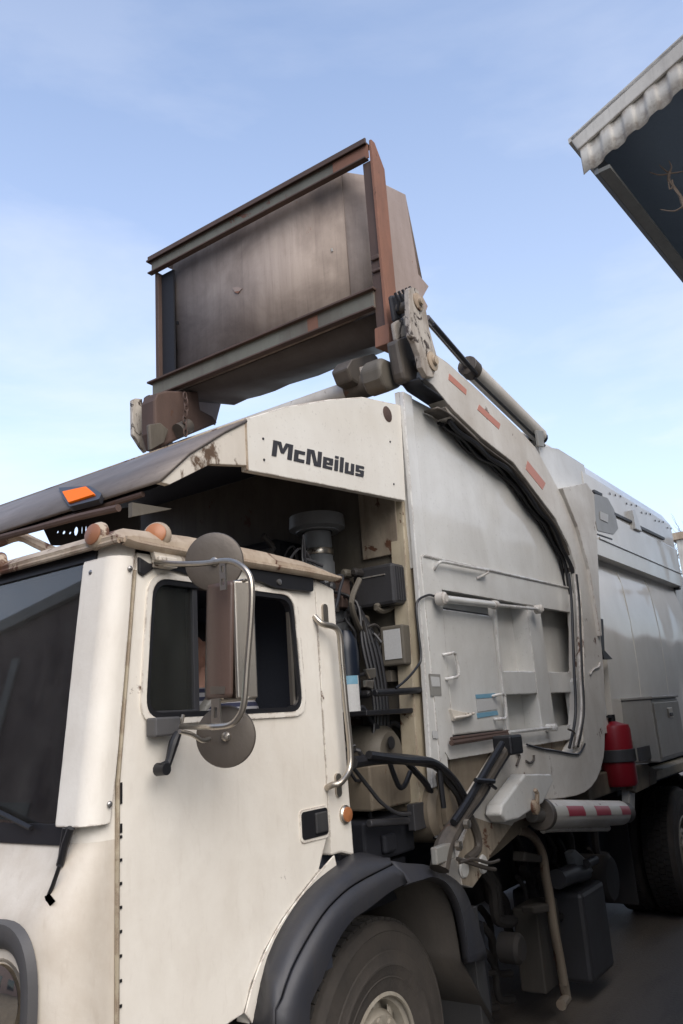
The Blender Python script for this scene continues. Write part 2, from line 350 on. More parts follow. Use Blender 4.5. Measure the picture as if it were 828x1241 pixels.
# ------------------------------------------------------------------ the truck
TR = thing('garbage_truck', (3.4,1.15,0), 'dirty white front-loader garbage truck with its arms raised over the cab', 'garbage truck')
W = 2.30          # width; y=0 is the near side, y=W the far side
def part(g, name, mat, parent=TR, **k): return g.obj(name, mat, parent, **k)

# --- chassis
g = G()
for y in (.72, 1.58): g.box((-.05,y-.05,.62),(8.2,y+.05,.92))
for x in (.1,1.0,2.4,3.6,4.9,5.6,6.8,8.1): g.box((x-.05,.77,.66),(x+.05,1.53,.88))
part(g, 'chassis_frame', 'chassis', bevel=.006)
g = G(); g.box((.35,.75,.55),(1.9,1.55,1.25)); g.box((.6,.65,.42),(1.5,1.65,.62)); g.lathe([(.28,0),(.30,.1),(.24,.6),(.14,.9)], (1.9,1.15,.85), (1,0,0), 16)
part(g, 'engine', 'dark', bevel=.02)
g = G(); g.tube([(1.4,.3,.53),(1.4,2.0,.53)], .07, 12); g.tube([(6.4,.3,.53),(6.4,2.0,.53)], .1, 12); g.lathe([(.1,-.2),(.24,-.1),(.24,.1),(.1,.2)], (6.4,1.15,.53), (1,0,0), 20)
part(g, 'axle', 'chassis')
g = G(); g.box((2.5,1.75,.35),(5.1,2.28,1.2)); part(g, 'far_side_blocker', 'dark', bevel=.05, label='dark box added under the far side to stop light below the body')  # added dark box, keeps light out from beneath the truck
g = G(); g.box((2.3,.85,.75),(5.2,1.45,1.3)); g.box((2.2,.6,.95),(8.2,.66,1.26)); g.box((5.2,.2,1.10),(8.2,2.1,1.24)); part(g, 'subframe', 'dark', bevel=.01)

# --- wheels
def make_wheel(cx, y_out, name='wheel', rim_out=True, rad=.53, wid=.27, rimr=.275):
    # axis points to -y (outer side)
    h = G(); c = (cx, y_out+wid/2, rad); o = wid/2
    dish = .02 if rim_out else .13
    h.lathe([(.001,-.02),(.11,-.02),(.11,o-.02),(.095,o+.01),(.06,o+.02),(.001,o+.02)], c, (0,-1,0), 24, caps=False)
    hub = h.obj(name, 'rim', TR)
    t = G(); seg = 120; prof = []
    prof = [(rimr-.01,-o+.03),(rimr+.02,-o),(rimr+.12,-o-.012),(rad-.055,-o+.0),(rad-.018,-o+.018)]
    side = [(r,d) for r,d in prof]
    t.lathe([(rimr-.012,o-.035),(rimr+.004,o-.004),(rimr+.03,o+.004),(rimr+.05,o+.003),(rimr+.060,o+.009),(rimr+.064,o+.006),(rimr+.075,o+.011),(rimr+.10,o+.014),(rimr+.104,o+.017),(rimr+.112,o+.017),(rimr+.116,o+.014),(rimr+.155,o+.012),(rimr+.160,o+.008),(rimr+.167,o+.009),(rad-.052,o+.004),(rad-.047,o+.007),(rad-.02,o-.008),(rad-.012,o-.022),(rad-.012,-o+.02),(rad-.05,-o),(rimr+.1,-o-.01),(rimr,-o+.03)], c, (0,-1,0), 72, caps=False)
    t.obj('tyre', 'tyre', hub)
    # tread blocks: rows of ribs cut by lateral grooves
    tb = G(); k = 66
    for row in range(4):
        d0 = -o+.022+row*(wid-.044)/4; d1 = d0+(wid-.044)/4-.012
        for i in range(k):
            a0 = 2*PI*(i+.5*(row%2))/k; a1 = a0+2*PI/k*.80
            vs = []
            for a in (a0,a1):
                for r in (rad-.02,rad+.001):
                    for d in (d0,d1): vs.append(Vector((cx+r*math.sin(a), c[1]-d, rad+r*math.cos(a))))
            tb.add(vs, [(2,3,7,6),(0,2,6,4),(1,5,7,3),(0,1,3,2),(4,6,7,5)])
    q = tb.obj('tread', 'tread', hub, smooth=0); q['kind'] = 'stuff'
    r = G()
    r.lathe([(rimr-.005,-o+.03),(rimr-.03,-o+.05),(rimr-.03,o-.07),(rimr-.022,o-.03),(rimr+.001,o-.012),(rimr+.004,o-.002),(rimr-.006,o+.001),(rimr-.012,o-.008)], c, (0,-1,0), 64, caps=False)
    # disc with five spokes-like windows
    zf = o-.06
    dp = [(.09,zf+.05),(.15,zf+.045),(.17,zf+.01)]
    r.lathe([(.09,zf+.03),(.155,zf+.035),(.175,zf+.01),(.18,zf-.03)], c, (0,-1,0), 48, caps=False)
    for i in range(10):
        a0 = 2*PI*i/10+.05; a1 = a0+2*PI/10*.52; vs = []
        for rr, d in ((.165,zf+.012),(.225,zf-.01),(rimr-.028,zf-.03)):
            for a in (a0,(a0+a1)/2,a1): vs.append(Vector((cx+rr*math.sin(a), c[1]-d, rad+rr*math.cos(a))))
        r.add(vs, [(0,1,4,3),(1,2,5,4),(3,4,7,6),(4,5,8,7)])
    ro = r.obj('rim', 'rim', hub, thick=.006)
    for i in range(10):
        a = 2*PI*i/10; ln = G(); ln.lathe([(.001,.045),(.016,.045),(.019,.03),(.019,0)], (cx+.135*math.sin(a), c[1]-zf, rad+.135*math.cos(a)), (0,-1,0), 6, caps=False); ln.obj('lug_nut', 'rim', hub)
    bk = G(); bk.lathe([(rimr-.04,-.06),(.05,-.06)], c, (0,-1,0), 24, caps=False); bk.obj('brake_drum', 'dark', hub)
    return hub
w0 = make_wheel(1.40, .06, rad=.515, rimr=.235)
w1 = make_wheel(6.40, .02)
copy_part(w1, (1.35,0,0), TR)
copy_part(w0, (0,1.91,0), TR); copy_part(w1, (0,2.0,0), TR); copy_part(w1, (1.35,2.0,0), TR); copy_part(w1, (0,.31,0), TR); copy_part(w1, (1.35,.31,0), TR)

# --- front fender (two black pieces) and wheel well
def loft3(a, b, c, n=24):
    return [resample(a,n), resample(b,n), resample(c,n)]
o_ = [(.43,0,.70)]+[(0.542,0.0,0.915),(0.604,0.0,1.04),(0.678,0.0,1.139),(0.848,-0.0,1.248),(1.053,0.0,1.305),(1.22,0.0,1.322),(1.44,-0.0,1.259)]
c_ = [(.55,-.13,.55)]+[(0.51,-0.13,0.943),(0.549,-0.13,1.009),(0.617,-0.13,1.088),(0.767,-0.13,1.19),(0.886,-0.13,1.237),(1.011,-0.13,1.262),(1.252,-0.13,1.282)]
l_ = [(.78,-.14,.45)]+[(0.664,-0.14,0.897),(0.744,-0.14,1.008),(0.837,-0.14,1.098),(0.942,-0.14,1.152),(1.048,-0.14,1.167),(1.209,-0.14,1.195),(1.343,-0.14,1.204)]
rows = loft3(o_, c_, l_, 30)
lipin = [Vector((p.x,p.y+.05,p.z-.004)) for p in rows[2]]
g = G(); g.loft([rows[0], [p.lerp(q,.5)+Vector((0,0,.012)) for p,q in zip(rows[0],rows[1])], rows[1]]); fo = part(g, 'front_fender', 'fender', thick=.012, smooth=70)
g = G(); g.loft([[p+Vector((0,-.006,-.004)) for p in rows[1]], [p.lerp(q,.5)+Vector((0,-.015,0)) for p,q in zip(rows[1],rows[2])], rows[2], lipin]); g.obj('fender_skirt', 'fender', fo, thick=.014, smooth=70)
ro_ = [(1.369,-0.06,1.266),(1.488,-0.06,1.236),(1.638,-0.06,1.205),(1.815,-0.06,1.136),(1.95,-0.06,1.056),(2.029,-0.06,0.939),(2.102,-0.06,0.789),(2.125,-0.06,0.717)]
rl_ = [(1.38,-0.12,1.188),(1.485,-0.12,1.183),(1.594,-0.12,1.173),(1.712,-0.12,1.12),(1.799,-0.12,1.013),(1.836,-0.12,0.869),(1.845,-0.12,0.778)]
a = resample(ro_,26); b = resample(rl_,26)
g = G(); g.loft([[Vector((p.x,.2,p.z)) for p in a], a, b, [Vector((p.x,p.y+.03,p.z-.01)) for p in b]]); part(g, 'rear_fender', 'fender', thick=.012, smooth=70)
g = G(); g.loft([[Vector((p.x+.01,-.07,p.z)) for p in b]+[Vector((2.12,-.07,.45))], [Vector((p.x+.01,.62,p.z)) for p in b]+[Vector((2.12,.62,.45))]]); part(g, 'wheel_well', 'well', thick=.012, smooth=60)
g = G(); g.box((.25,.58,.5),(2.2,.62,1.3)); g.box((.5,.0,1.12),(1.1,.6,1.16)); part(g, 'wheel_well_inner', 'well', bevel=.005)
mp_ = [(2.005,-0.02,0.727),(2.195,-0.02,0.718),(2.461,-0.02,0.7),(2.364,-0.02,0.364),(1.926,-0.02,0.498)]
g = G(); g.prism([(2.02,-.05,.95),(2.10,-.05,.95),(2.16,-.05,.28),(2.05,-.05,.28)], (0,.62,0)); part(g, 'mud_flap', 'black', bevel=.004)
g = G(); g.box((5.55,.27,.22),(5.57,.85,1.18)); part(g, 'mud_flap', 'black', bevel=.004)
g = G(); g.box((5.0,.42,.45),(5.5,1.0,1.15)); part(g, 'air_box', 'dark', bevel=.03)

# --- cab shell: lower front with rounded corner
def ring(z, xf, r, xs=0.0, m=7):
    """half section of the cab front: from the near side plane round the corner to mid width"""
    pts = [Vector((xs,0,z))] if xs > xf+r else []
    for i in range(m+1): a = PI/2*i/m; pts.append(Vector((xf+r-r*math.sin(a), r-r*math.cos(a), z)))
    pts.append(Vector((xf-.01, W/2, z)))
    far = [Vector((p.x, W-p.y, p.z)) for p in reversed(pts[:-1])]
    return pts+far
g = G()
prof = [(.50,-.19,.13),(.9,-.205,.13),(1.15,-.21,.13),(1.30,-.212,.13),(1.36,-.205,.13),(1.40,-.185,.12),(1.46,-.15,.10),(1.52,-.115,.085),(1.56,-.095,.075)]
g.loft([ring(z,xf,r,.001) for z,xf,r in prof]); cf = part(g, 'cab_front', 'cabfront', smooth=50)
for s_ in (0,1):
    fx = (lambda p: (p[0], W-p[1] if s_ else p[1], p[2]))
    bz = G()
    zc, yc = 1.175, .215
    def ell(ry, rz, x, e=2.6, n=40):
        o = []
        for i in range(n):
            a = 2*PI*i/n; ca, sa = math.cos(a), math.sin(a)
            o.append(Vector(fx((x, yc+ry*math.copysign(abs(ca)**(2/e),ca), zc+rz*math.copysign(abs(sa)**(2/e),sa)))))
        return o
    bz.loft([ell(.155,.20,-.208),ell(.150,.195,-.235),ell(.125,.165,-.240),ell(.10,.13,-.222),ell(.092,.115,-.19,2)], close=True)
    hb = bz.obj('headlamp_bezel', 'bezel', TR, smooth=50)
    hl = G(); hl.lathe([(.092,0),(.088,.018),(.06,.03),(.001,.034)], fx((-.205,yc,zc)), (-1,0,0), 32, caps=False); hl.obj('headlight', 'lampglass', hb)
    ch = G(); ch.lathe([(.09,0),(.1,.012),(.104,0),(.1,-.01)], fx((-.208,yc,zc)), (-1,0,0), 32, caps=False); ch.obj('headlight_ring', 'chrome', hb)
g = G(); g.box((-.26,.02,.42),(-.17,W-.02,.62)); part(g, 'front_bumper', 'cab', bevel=.02)
g = G()
for i in range(6): g.box((-.222,.62,.80+i*.08),(-.205,W-.62,.84+i*.08))
part(g, 'grille', 'bezel', bevel=.004)

# --- windshield, frame, pillar covers
zb, xb, zt, xt = 1.56, -.098, 2.445, .018
def ws(z, y, off=0): t = (z-zb)/(zt-zb); return (xb+(xt-xb)*t+off, y, z)
g = G(); g.prism([ws(zb+.01,.10,.0),ws(zb+.01,W-.10,.0),ws(zt-.01,W-.13,.0),ws(zt-.01,.13,.0)], (.006,0,0)); wsg = part(g, 'windshield', 'wind')
g = G(); g.prism([ws(zb-.005,.09,-.008),ws(zb-.005,W-.09,-.008),ws(zt+.004,W-.12,-.008),ws(zt+.004,.12,-.008)], (.025,0,0), [[ws(zb+.05,.135,-.008),ws(zb+.05,W-.135,-.008),ws(zt-.035,W-.16,-.008),ws(zt-.035,.16,-.008)]])
g.box((-.07,W/2-.018,1.57),(-.05,W/2+.018,2.42), Matrix.Rotation(0,4,'X'))
part(g, 'windshield_gasket', 'gasket', bevel=.004)
def pillar(s_):
    rows = []
    for z, xf, r, xs, dy in ((1.56,-.095,.07,.0,.10),(1.70,-.078,.065,.004,.10),(2.0,-.04,.06,.031,.10),(2.385,.01,.055,.066,.12),(2.45,.018,.055,.072,.12)):
        pts = [Vector((xs,0,z))]
        for i in range(6): a = PI/2*i/5; pts.append(Vector((xf+r-r*math.sin(a)*.98, r-r*math.cos(a)+.001, z)))
        pts.append(Vector((xf,dy,z))); pts.append(Vector((xf+.05,dy,z))); pts.append(Vector((xs,.05,z)))
        if s_: pts = [Vector((p.x,W-p.y,p.z)) for p in pts]
        rows.append(pts)
    g = G(); g.loft(rows, close=True); part(g, 'pillar', 'cab', smooth=50)
    rows = []
    for z, xf, xs, yl in ((1.606,-.108,-.038,.12),(1.615,-.106,-.034,.125),(1.8,-.083,-.010,.128),(2.1,-.045,.022,.138),(2.39,-.008,.05,.145),(2.402,-.006,.045,.14)):
        pts = [Vector((xs,-.012,z))]
        for i in range(8): a = PI/2*i/7; r = .055; pts.append(Vector((xf-.012+r-r*math.sin(a), r-r*math.cos(a)-.014, z)))
        pts.append(Vector((xf-.012,yl,z)))
        if s_: pts = [Vector((p.x,W-p.y,p.z)) for p in pts]
        rows.append(pts)
    g = G(); g.loft(rows); pc = part(g, 'pillar_cover', 'cab', thick=.008, smooth=60, bevel=.003)
    for z, x, y in ((2.36,.03,-.02),(2.36,-.012,.10),(1.66,-.045,-.02)):
        g = G(); yy = W-y if s_ else y; ax = (0,1 if s_ else -1,0) if abs(y) < .05 else (-1,0,0)
        g.lathe([(.009,0),(.009,.004),(.006,.007),(.001,.008)], (x-(.012 if ax[0] else 0),yy,z), ax, 10, caps=False); g.obj('screw', 'steel', pc)
pillar(0); pillar(1)

# --- roof with drip rail and marker lights
g = G()
rows = []
topz = ((-.012,2.444),(-.015,2.463),(.02,2.488),(.3,2.502),(.7,2.50),(.95,2.49),(1.08,2.475),(1.14,2.458),(1.165,2.448))
for y, e, c in ((-.032,0,0),(-.03,.45,0),(.0,1,0),(.08,1,.3),(W/2,1,1),(W-.08,1,.3),(W,1,0),(W+.03,.45,0),(W+.032,0,0)):
    rows.append([Vector((x+(.012 if e < 1 else 0),y,2.442+(z-2.442)*e+c*.04*min(1,max(0,(x-.0)/.3))*(1 if x < 1.1 else .2))) for x, z in topz])
g.loft(rows); rf = part(g, 'roof', 'cabdirty', thick=.012, smooth=40, bevel=.003)
g = G(); g.tube(curve([(-.0,-.03,2.447),(.1,-.034,2.437),(.5,-.034,2.437),(.9,-.034,2.44),(1.17,-.03,2.438)],4), .011, 8, flat=1.6); g.tube([(-.012,-.02,2.447),(-.012,W+.02,2.447)], .010, 8); g.obj('drip_rail', 'cabdirty', rf)
def marker(p, ax, lens='brownlens', r=.036):
    g = G(); g.lathe([(r+.012,0),(r+.012,.006),(r+.006,.018),(r,.026)], p, ax, 24); b = g.obj('marker_light', 'cabdirty', TR)
    g = G(); g.lathe([(r,.024),(r-.001,.030),(r-.008,.034),(.001,.036)], p, ax, 24, caps=False); g.obj('lens', lens, b); return b
marker((-.0,.095,2.482), (-1,-.05,.12)); marker((.165,-.0,2.49), (-.80,-.55,.1), 'amber'); marker((.0,.66,2.48), (-1,-.05,.12)); marker((.0,1.15,2.48), (-1,0,.12)); marker((.0,1.65,2.48), (-1,0,.12)); marker((.0,2.17,2.482), (-1,0,.12))

# --- cab side: door with window opening, sill, rear corner
dz0 = 1.02
arch = [(0.506,0.0,0.959),(0.549,-0.0,1.036),(0.617,0.0,1.114),(0.716,0.0,1.191),(0.829,0.0,1.252),(0.94,0.0,1.307),(1.036,0.0,1.348)]
door_out = [(.0,0,1.05),(0,0,1.70),(.066,0,2.36),(.075,0,2.42),(.50,0,2.425),(1.022,0,2.425),(1.022,0,1.45)] + [p for p in reversed(arch[:-1])] + [(arch[0][0]-.25,0,.93),(.0,0,.86)]
win = round_poly([(.098,0,1.893),(.135,0,2.345),(.868,0,2.345),(.895,0,1.893)], .07, 6)
def dpoly(y0): return [(p[0],y0,p[2]) for p in door_out], [(p[0],y0,p[2]) for p in win]
a, b = dpoly(-.004)
g = G(); g.prism(a, (0,.03,0), [b]); door = part(g, 'door', 'cab', bevel=.005, smooth=30)
g = G(); g.prism(round_poly([(.075,-.012,1.875),(.115,-.012,2.362),(.892,-.012,2.362),(.918,-.012,1.875)],.085,6), (0,.014,0), [[(p[0],-.012,p[2]) for p in win]]); g.obj('window_surround', 'cab', door, bevel=.005)
inw = round_poly([(.116,0,1.911),(.15,0,2.327),(.85,0,2.327),(.877,0,1.911)], .058, 6)
g = G(); g.prism([(p[0],-.008,p[2]) for p in win], (0,.03,0), [[(p[0],-.008,p[2]) for p in inw]]); g.obj('window_gasket', 'gasket', door, bevel=.003)
g = G(); g.prism([(.10,.012,1.90),(.14,.012,2.34),(.335,.012,2.34),(.335,.012,1.90)], (0,.005,0)); g.obj('vent_window', 'glass', door)
g = G(); g.box((.322,.0,1.895),(.345,.022,2.34)); g.box((.12,-.001,1.905),(.34,.018,1.917)); g.obj('vent_window_frame', 'boxdark', door, bevel=.002)
g = G(); g.box((.852,.004,1.92),(.866,.02,2.30)); g.obj('window_channel', 'chrome', door)
# hinge strip with its slots
g = G(); g.tube([(-.004,-.006,.90),(-.004,-.006,1.71),(.062,-.006,2.36)], .007, 8); hs = g.obj('hinge', 'beige', door)
for z0,z1 in [(.93+i*.063,.938+i*.063) for i in range(11)]+[(1.655,1.715),(1.575,1.60)]:
    g = G(); g.box((.004,-.0075,z0),(.013,-.003,z1)); g.obj('hinge_slot', 'gasket', door)
# recessed handle
hx0,hz0 = (0.848,0.0,1.428)[0], (0.848,0.0,1.428)[2]; hx1,hz1 = (1.009,-0.0,1.526)[0], (1.009,-0.0,1.526)[2]
g = G(); g.prism(rrect(hx0-.008,hx1+.008,hz0-.012,hz1+.008,.02,-.009), (0,.006,0)); dh = g.obj('door_handle', 'cab', door, bevel=.002)
g = G(); g.prism(rrect(hx0,hx1,hz0,hz1,.015,-.0125), (0,.004,0)); g.obj('handle_recess', 'gasket', door)
g = G(); g.box(((hx0+hx1)/2-.004,-.022,hz0+.012),(hx1-.01,-.010,hz1-.012)); g.obj('handle_paddle', 'black', door, bevel=.005)
# black visor trim over the window
vp_ = [(0.602,-0.025,2.424),(0.991,-0.025,2.428),(0.986,-0.025,2.369),(0.741,-0.025,2.363),(0.654,-0.025,2.381),(0.603,-0.025,2.381)]
g = G(); g.prism(round_poly(vp_,.015), (0,.03,0)); vt = g.obj('window_visor', 'gasket', door, bevel=.008)
g = G(); g.lathe([(.012,0),(.012,.005),(.001,.007)], (0.764,-0.025,2.388), (0,-1,0), 12, caps=False); g.obj('screw', 'steel', door)
vp_ = [(0.074,-0.014,2.406),(0.118,-0.014,2.389),(0.307,-0.014,2.398),(0.306,-0.014,2.366),(0.196,-0.014,2.378),(0.137,-0.014,2.374),(0.093,-0.014,2.344),(0.074,-0.014,2.352)]
g = G(); g.prism(vp_, (0,.02,0)); g.obj('window_visor', 'gasket', door, bevel=.004)
g = G(); g.prism([(0.114,-0.034,2.432),(0.288,-0.034,2.431),(0.287,-0.034,2.403),(0.132,-0.034,2.392)], (0,.02,0)); g.obj('peeling_flange', 'chip', door, bevel=.003)
# white arch strip and cab corner behind door
arch2 = [(0.542,0.0,0.915),(0.578,0.0,1.008),(0.65,0.0,1.106),(0.751,0.0,1.184),(0.856,0.0,1.241),(1.052,0.0,1.303)]
g = G(); A_ = resample(arch,20); B_ = resample(arch2,20)
g.loft([[p+Vector((.002,-.008,-.002)) for p in A_],[p+Vector((0,-.008,0)) for p in B_],[p+Vector((0,.06,0)) for p in B_]]); part(g, 'wheel_arch_trim', 'cab', thick=.008, bevel=.002)
g = G(); g.prism([(1.032,-.002,2.43),(1.165,-.002,2.40),(1.185,-.002,1.32),(1.10,-.002,1.345),(1.032,-.002,1.345)], (0,.06,0)); part(g, 'rear_corner_panel', 'cab', bevel=.008)
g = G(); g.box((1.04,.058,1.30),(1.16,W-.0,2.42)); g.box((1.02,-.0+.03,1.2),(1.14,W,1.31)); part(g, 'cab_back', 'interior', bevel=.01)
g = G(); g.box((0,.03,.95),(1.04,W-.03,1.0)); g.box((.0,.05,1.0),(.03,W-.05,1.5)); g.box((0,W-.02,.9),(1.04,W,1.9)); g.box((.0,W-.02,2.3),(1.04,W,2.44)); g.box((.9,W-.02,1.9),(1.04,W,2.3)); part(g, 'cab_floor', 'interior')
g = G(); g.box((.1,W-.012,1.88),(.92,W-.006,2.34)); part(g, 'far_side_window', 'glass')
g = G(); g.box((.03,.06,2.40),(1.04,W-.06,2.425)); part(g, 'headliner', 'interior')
# side marker
g = G(); c0 = (1.135,-0.002,1.483); g.lathe([(.036,0),(.036,.008),(.03,.014)], c0, (0,-1,0), 24); sm = part(g, 'side_marker', 'chrome')
g = G(); g.lathe([(.03,.012),(.028,.02),(.001,.026)], c0, (0,-1,0), 24, caps=False); g.obj('lens', 'amber', sm)
# rear cab grab handle
gp = [(1.005,-0.06,2.271),(1.016,-0.06,2.238),(1.093,-0.06,2.21),(1.104,-0.06,2.085),(1.112,-0.06,1.904),(1.122,-0.06,1.739),(1.108,-0.06,1.659),(1.045,-0.06,1.614),(1.02,-0.06,1.606),(1.019,-0.06,1.595)]
gp = [list(p) for p in gp]; gp[0][1] = -.006; gp[-1][1] = -.006; gp[1][1] = -.035; gp[-2][1] = -.035
g = G(); g.tube(gp, .0125, 12, smooth=5); gh = part(g, 'grab_handle', 'chrome')
for q in ((1.079,-0.004,2.283), (1.097,-0.004,1.599)):
    g = G(); g.prism(rrect(q[0]-.018,q[0]+.018,q[2]-.045,q[2]+.045,.016,-.012), (0,.009,0)); g.obj('handle_foot', 'chrome', gh, bevel=.003)
# wiper
g = G(); g.tube([(-0.13,0.04,1.607),(-0.13,0.064,1.565),(-0.13,0.087,1.506)], .011, 8); g.tube([(-0.16,0.046,1.513),(-0.16,0.075,1.461),(-0.16,0.097,1.428)], .006, 8); g.tube([(-0.125,0.072,1.605),(-0.125,0.083,1.557),(-0.125,0.091,1.512)], .009, 8); g.add([(-0.17,0.098,1.433),(-0.17,0.047,1.424),(-0.17,0.081,1.405),(-0.17,0.075,1.442)], [(0,1,2),(0,3,1),(1,3,2),(2,3,0)]); part(g, 'wiper_arm', 'gasket')
g = G(); g.tube([(-.115,.25,1.60),(-.085,1.0,1.78)], .008, 8); part(g, 'wiper_blade', 'gasket')

# --- cab interior
g = G(); g.box((-.02,.12,1.35),(.28,W-.12,1.58)); g.box((.02,.5,1.58),(.26,1.1,1.68)); part(g, 'dashboard', 'dash', bevel=.03)
g = G()
cs = Vector((.22,.60,1.77)); ax = Vector((-.55,0,.83)).normalized(); t1 = Vector((0,1,0)); t2 = ax.cross(t1); P_ = [cs+(t1*math.cos(2*PI*i/28)+t2*math.sin(2*PI*i/28))*.23 for i in range(29)]
g.tube(P_, .014, 8); g.tube([cs, cs-ax*.35], .03, 8)
for i in range(3): a = 2*PI*i/3; g.tube([cs, cs+(t1*math.cos(a)+t2*math.sin(a))*.22], .012, 6)
part(g, 'steering_wheel', 'gasket')
g = G(); g.box((.55,.35,1.18),(1.0,.85,1.38)); g.box((.99,.36,1.38),(1.035,.84,2.05)); part(g, 'driver_seat', 'seat', bevel=.05)
g = G(); g.box((.55,1.45,1.18),(1.0,1.95,1.38)); g.box((.93,1.46,1.38),(1.03,1.94,2.12)); part(g, 'passenger_seat', 'seat', bevel=.05)

# --- west coast mirror
mt = [(0.125,-0.035,2.391),(0.125,-0.133,2.367),(0.125,-0.252,2.349),(0.125,-0.341,2.342),(0.125,-0.39,2.327),(0.125,-0.43,2.295),(0.125,-0.446,2.253),(0.125,-0.439,2.161),(0.125,-0.416,2.016),(0.125,-0.4,1.916),(0.125,-0.375,1.876),(0.125,-0.333,1.857),(0.125,-0.236,1.858),(0.125,-0.135,1.865)]
mt = [list(p) for p in mt]
for i, yy in ((0,-.03),(1,-.12),(2,-.24),(11,-.30),(12,-.2),(13,-.06)):
    pass
mt[0] = list((0.13,-0.03,2.392)); mt[13] = list((0.214,-0.04,1.865))
g = G(); g.tube(mt, .0095, 10, smooth=5); mr_ = part(g, 'side_mirror', 'chrome')
def rpl(f, y0): return y0
hp = [(0.17,-0.205,2.298),(0.17,-0.329,2.279),(0.17,-0.308,1.932),(0.17,-0.185,1.943)]
g = G(); rows = []
for t in (0,.04,.96,1):
    a = Vector(hp[0]).lerp(Vector(hp[3]),t); b = Vector(hp[1]).lerp(Vector(hp[2]),t); k = .93 if t in (0,1) else 1
    m_ = (a+b)/2; a = m_+(a-m_)*k; b = m_+(b-m_)*k; z = a.z; z = (a.z+b.z)/2
    ya, yb = a.y, b.y
    rows.append([Vector((.20,ya,z)),Vector((.178,ya-.008,z)),Vector((.17,ya-.022,z)),Vector((.168,(ya+yb)/2,z)),Vector((.17,yb+.01,z)),Vector((.178,yb,z))])
g.loft(rows); g.obj('mirror_housing', 'mirrorback', mr_, smooth=60, thick=.004)
ys0 = hp[1][1]; zt_, zb_ = hp[1][2]+.01, hp[2][2]
g = G(); g.prism([(.178,ys0,zb_),(.178,ys0,zt_),(.21,ys0-.022,zt_),(.235,ys0-.026,zt_),(.235,ys0-.026,zb_),(.21,ys0-.022,zb_)][0:2]+[(.235,ys0-.03,zt_),(.235,ys0-.03,zb_)], (0,.012,0)); g.obj('mirror_side', 'chrome', mr_, bevel=.012, seg=4)
g = G(); g.box((.232,ys0-.026,zb_),(.238,hp[0][1],zt_)); g.obj('mirror_glass', 'mirror', mr_)
g = G(); g.box((.2,ys0-.02,zt_-.004),(.236,hp[0][1]-.005,zt_+.006)); g.box((.2,ys0-.02,zb_-.006),(.236,hp[0][1]-.005,zb_+.004)); g.obj('mirror_cap', 'chrome', mr_, bevel=.003)
g = G(); g.prism([(0.166,-0.227,1.976),(0.166,-0.289,1.971),(0.165,-0.286,1.949),(0.166,-0.226,1.953)], (.001,0,0)); g.obj('label_plate', 'mirrorplate', mr_)
def disc(p, ax, rx, nm, mat, par):
    g = G(); g.lathe([(rx-.006,-.004),(rx,0),(rx-.003,.006),(rx-.014,.009),(rx*.5,.012),(.001,.013)], p, ax, 40, caps=False); return g.obj(nm, mat, par)
disc((0.245,-0.182,2.38), (-1,-.62,-.12), .098, 'round_mirror', 'mirrorplate', mr_)
disc((0.245,-0.211,1.825), (-1,-.62,-.05), .094, 'round_mirror', 'mirrorplate', mr_)
g = G(); q = (0.12,-0.335,2.298); g.prism([(q[0],q[1]-.012,q[2]-.045),(q[0],q[1]+.012,q[2]-.045),(q[0],q[1]+.012,q[2]+.045),(q[0],q[1]-.012,q[2]+.045)], (.006,0,0), [[(q[0],q[1]-.006,q[2]+.01),(q[0],q[1]+.006,q[2]+.01),(q[0],q[1]+.006,q[2]+.03),(q[0],q[1]-.006,q[2]+.03)],[(q[0],q[1]-.006,q[2]-.03),(q[0],q[1]+.006,q[2]-.03),(q[0],q[1]+.006,q[2]-.01),(q[0],q[1]-.006,q[2]-.01)]]); g.obj('mirror_bracket', 'chrome', mr_, bevel=.002)
g = G(); q = (0.12,-0.291,1.896); g.prism([(q[0],q[1]-.02,q[2]-.05),(q[0],q[1]+.02,q[2]-.05),(q[0],q[1]+.016,q[2]+.04),(q[0],q[1]-.016,q[2]+.04)], (.006,0,0), [[(q[0],q[1]-.007,q[2]-.015),(q[0],q[1]+.007,q[2]-.015),(q[0],q[1]+.007,q[2]+.015),(q[0],q[1]-.007,q[2]+.015)]]); g.obj('mirror_bracket', 'chrome', mr_, bevel=.002)
for q in ((0.232,-0.195,2.377), (0.232,-0.224,1.825)):
    g = G(); g.lathe([(.014,-.006),(.014,.006),(.008,.012),(.001,.013)], q, (-1,-.62,-.1), 12, caps=False); g.obj('mirror_bolt', 'chrome', mr_)
a0, a1 = (0.099,-0.02,1.868), (0.205,-0.05,1.868)
g = G(); g.prism([(a0[0],-.012,a0[2]-.03),(a1[0],-.012,a1[2]-.028),(a1[0],-.012,a1[2]+.028),(a0[0],-.012,a0[2]+.028)], (0,-.045,0)); g.obj('mirror_mount', 'bezel', mr_, bevel=.006)
g = G(); g.tube([(0.044,-0.22,1.85),(0.091,-0.22,1.839),(0.133,-0.22,1.819),(0.165,-0.22,1.822)], .007, 8, smooth=4); g.obj('mirror_stay', 'chrome', mr_)
g = G(); g.tube([(0.211,-0.05,1.868),(0.221,-0.05,1.9)], .006, 8); g.obj('mirror_stay', 'chrome', mr_)
a0 = (0.149,-0.02,2.396); g = G(); g.box((a0[0]-.02,-.05,a0[2]-.02),(a0[0]+.06,-.008,a0[2]+.015)); g.obj('mirror_mount', 'chip', mr_, bevel=.004)
cp = [(0.179,-0.07,1.845),(0.16,-0.07,1.815),(0.141,-0.07,1.768),(0.128,-0.07,1.744)]
g = G(); g.tube(cp, [.012,.016,.012,.011], 10, smooth=4); g.tube([(0.132,-0.07,1.751),(0.104,-0.07,1.744)], .016, 10); g.lathe([(.001,.02),(.018,.02),(.02,-.02),(.001,-.02)], (0.112,-0.07,1.742), (0,-1,0), 12, caps=False); part(g, 'mirror_crank', 'gasket')

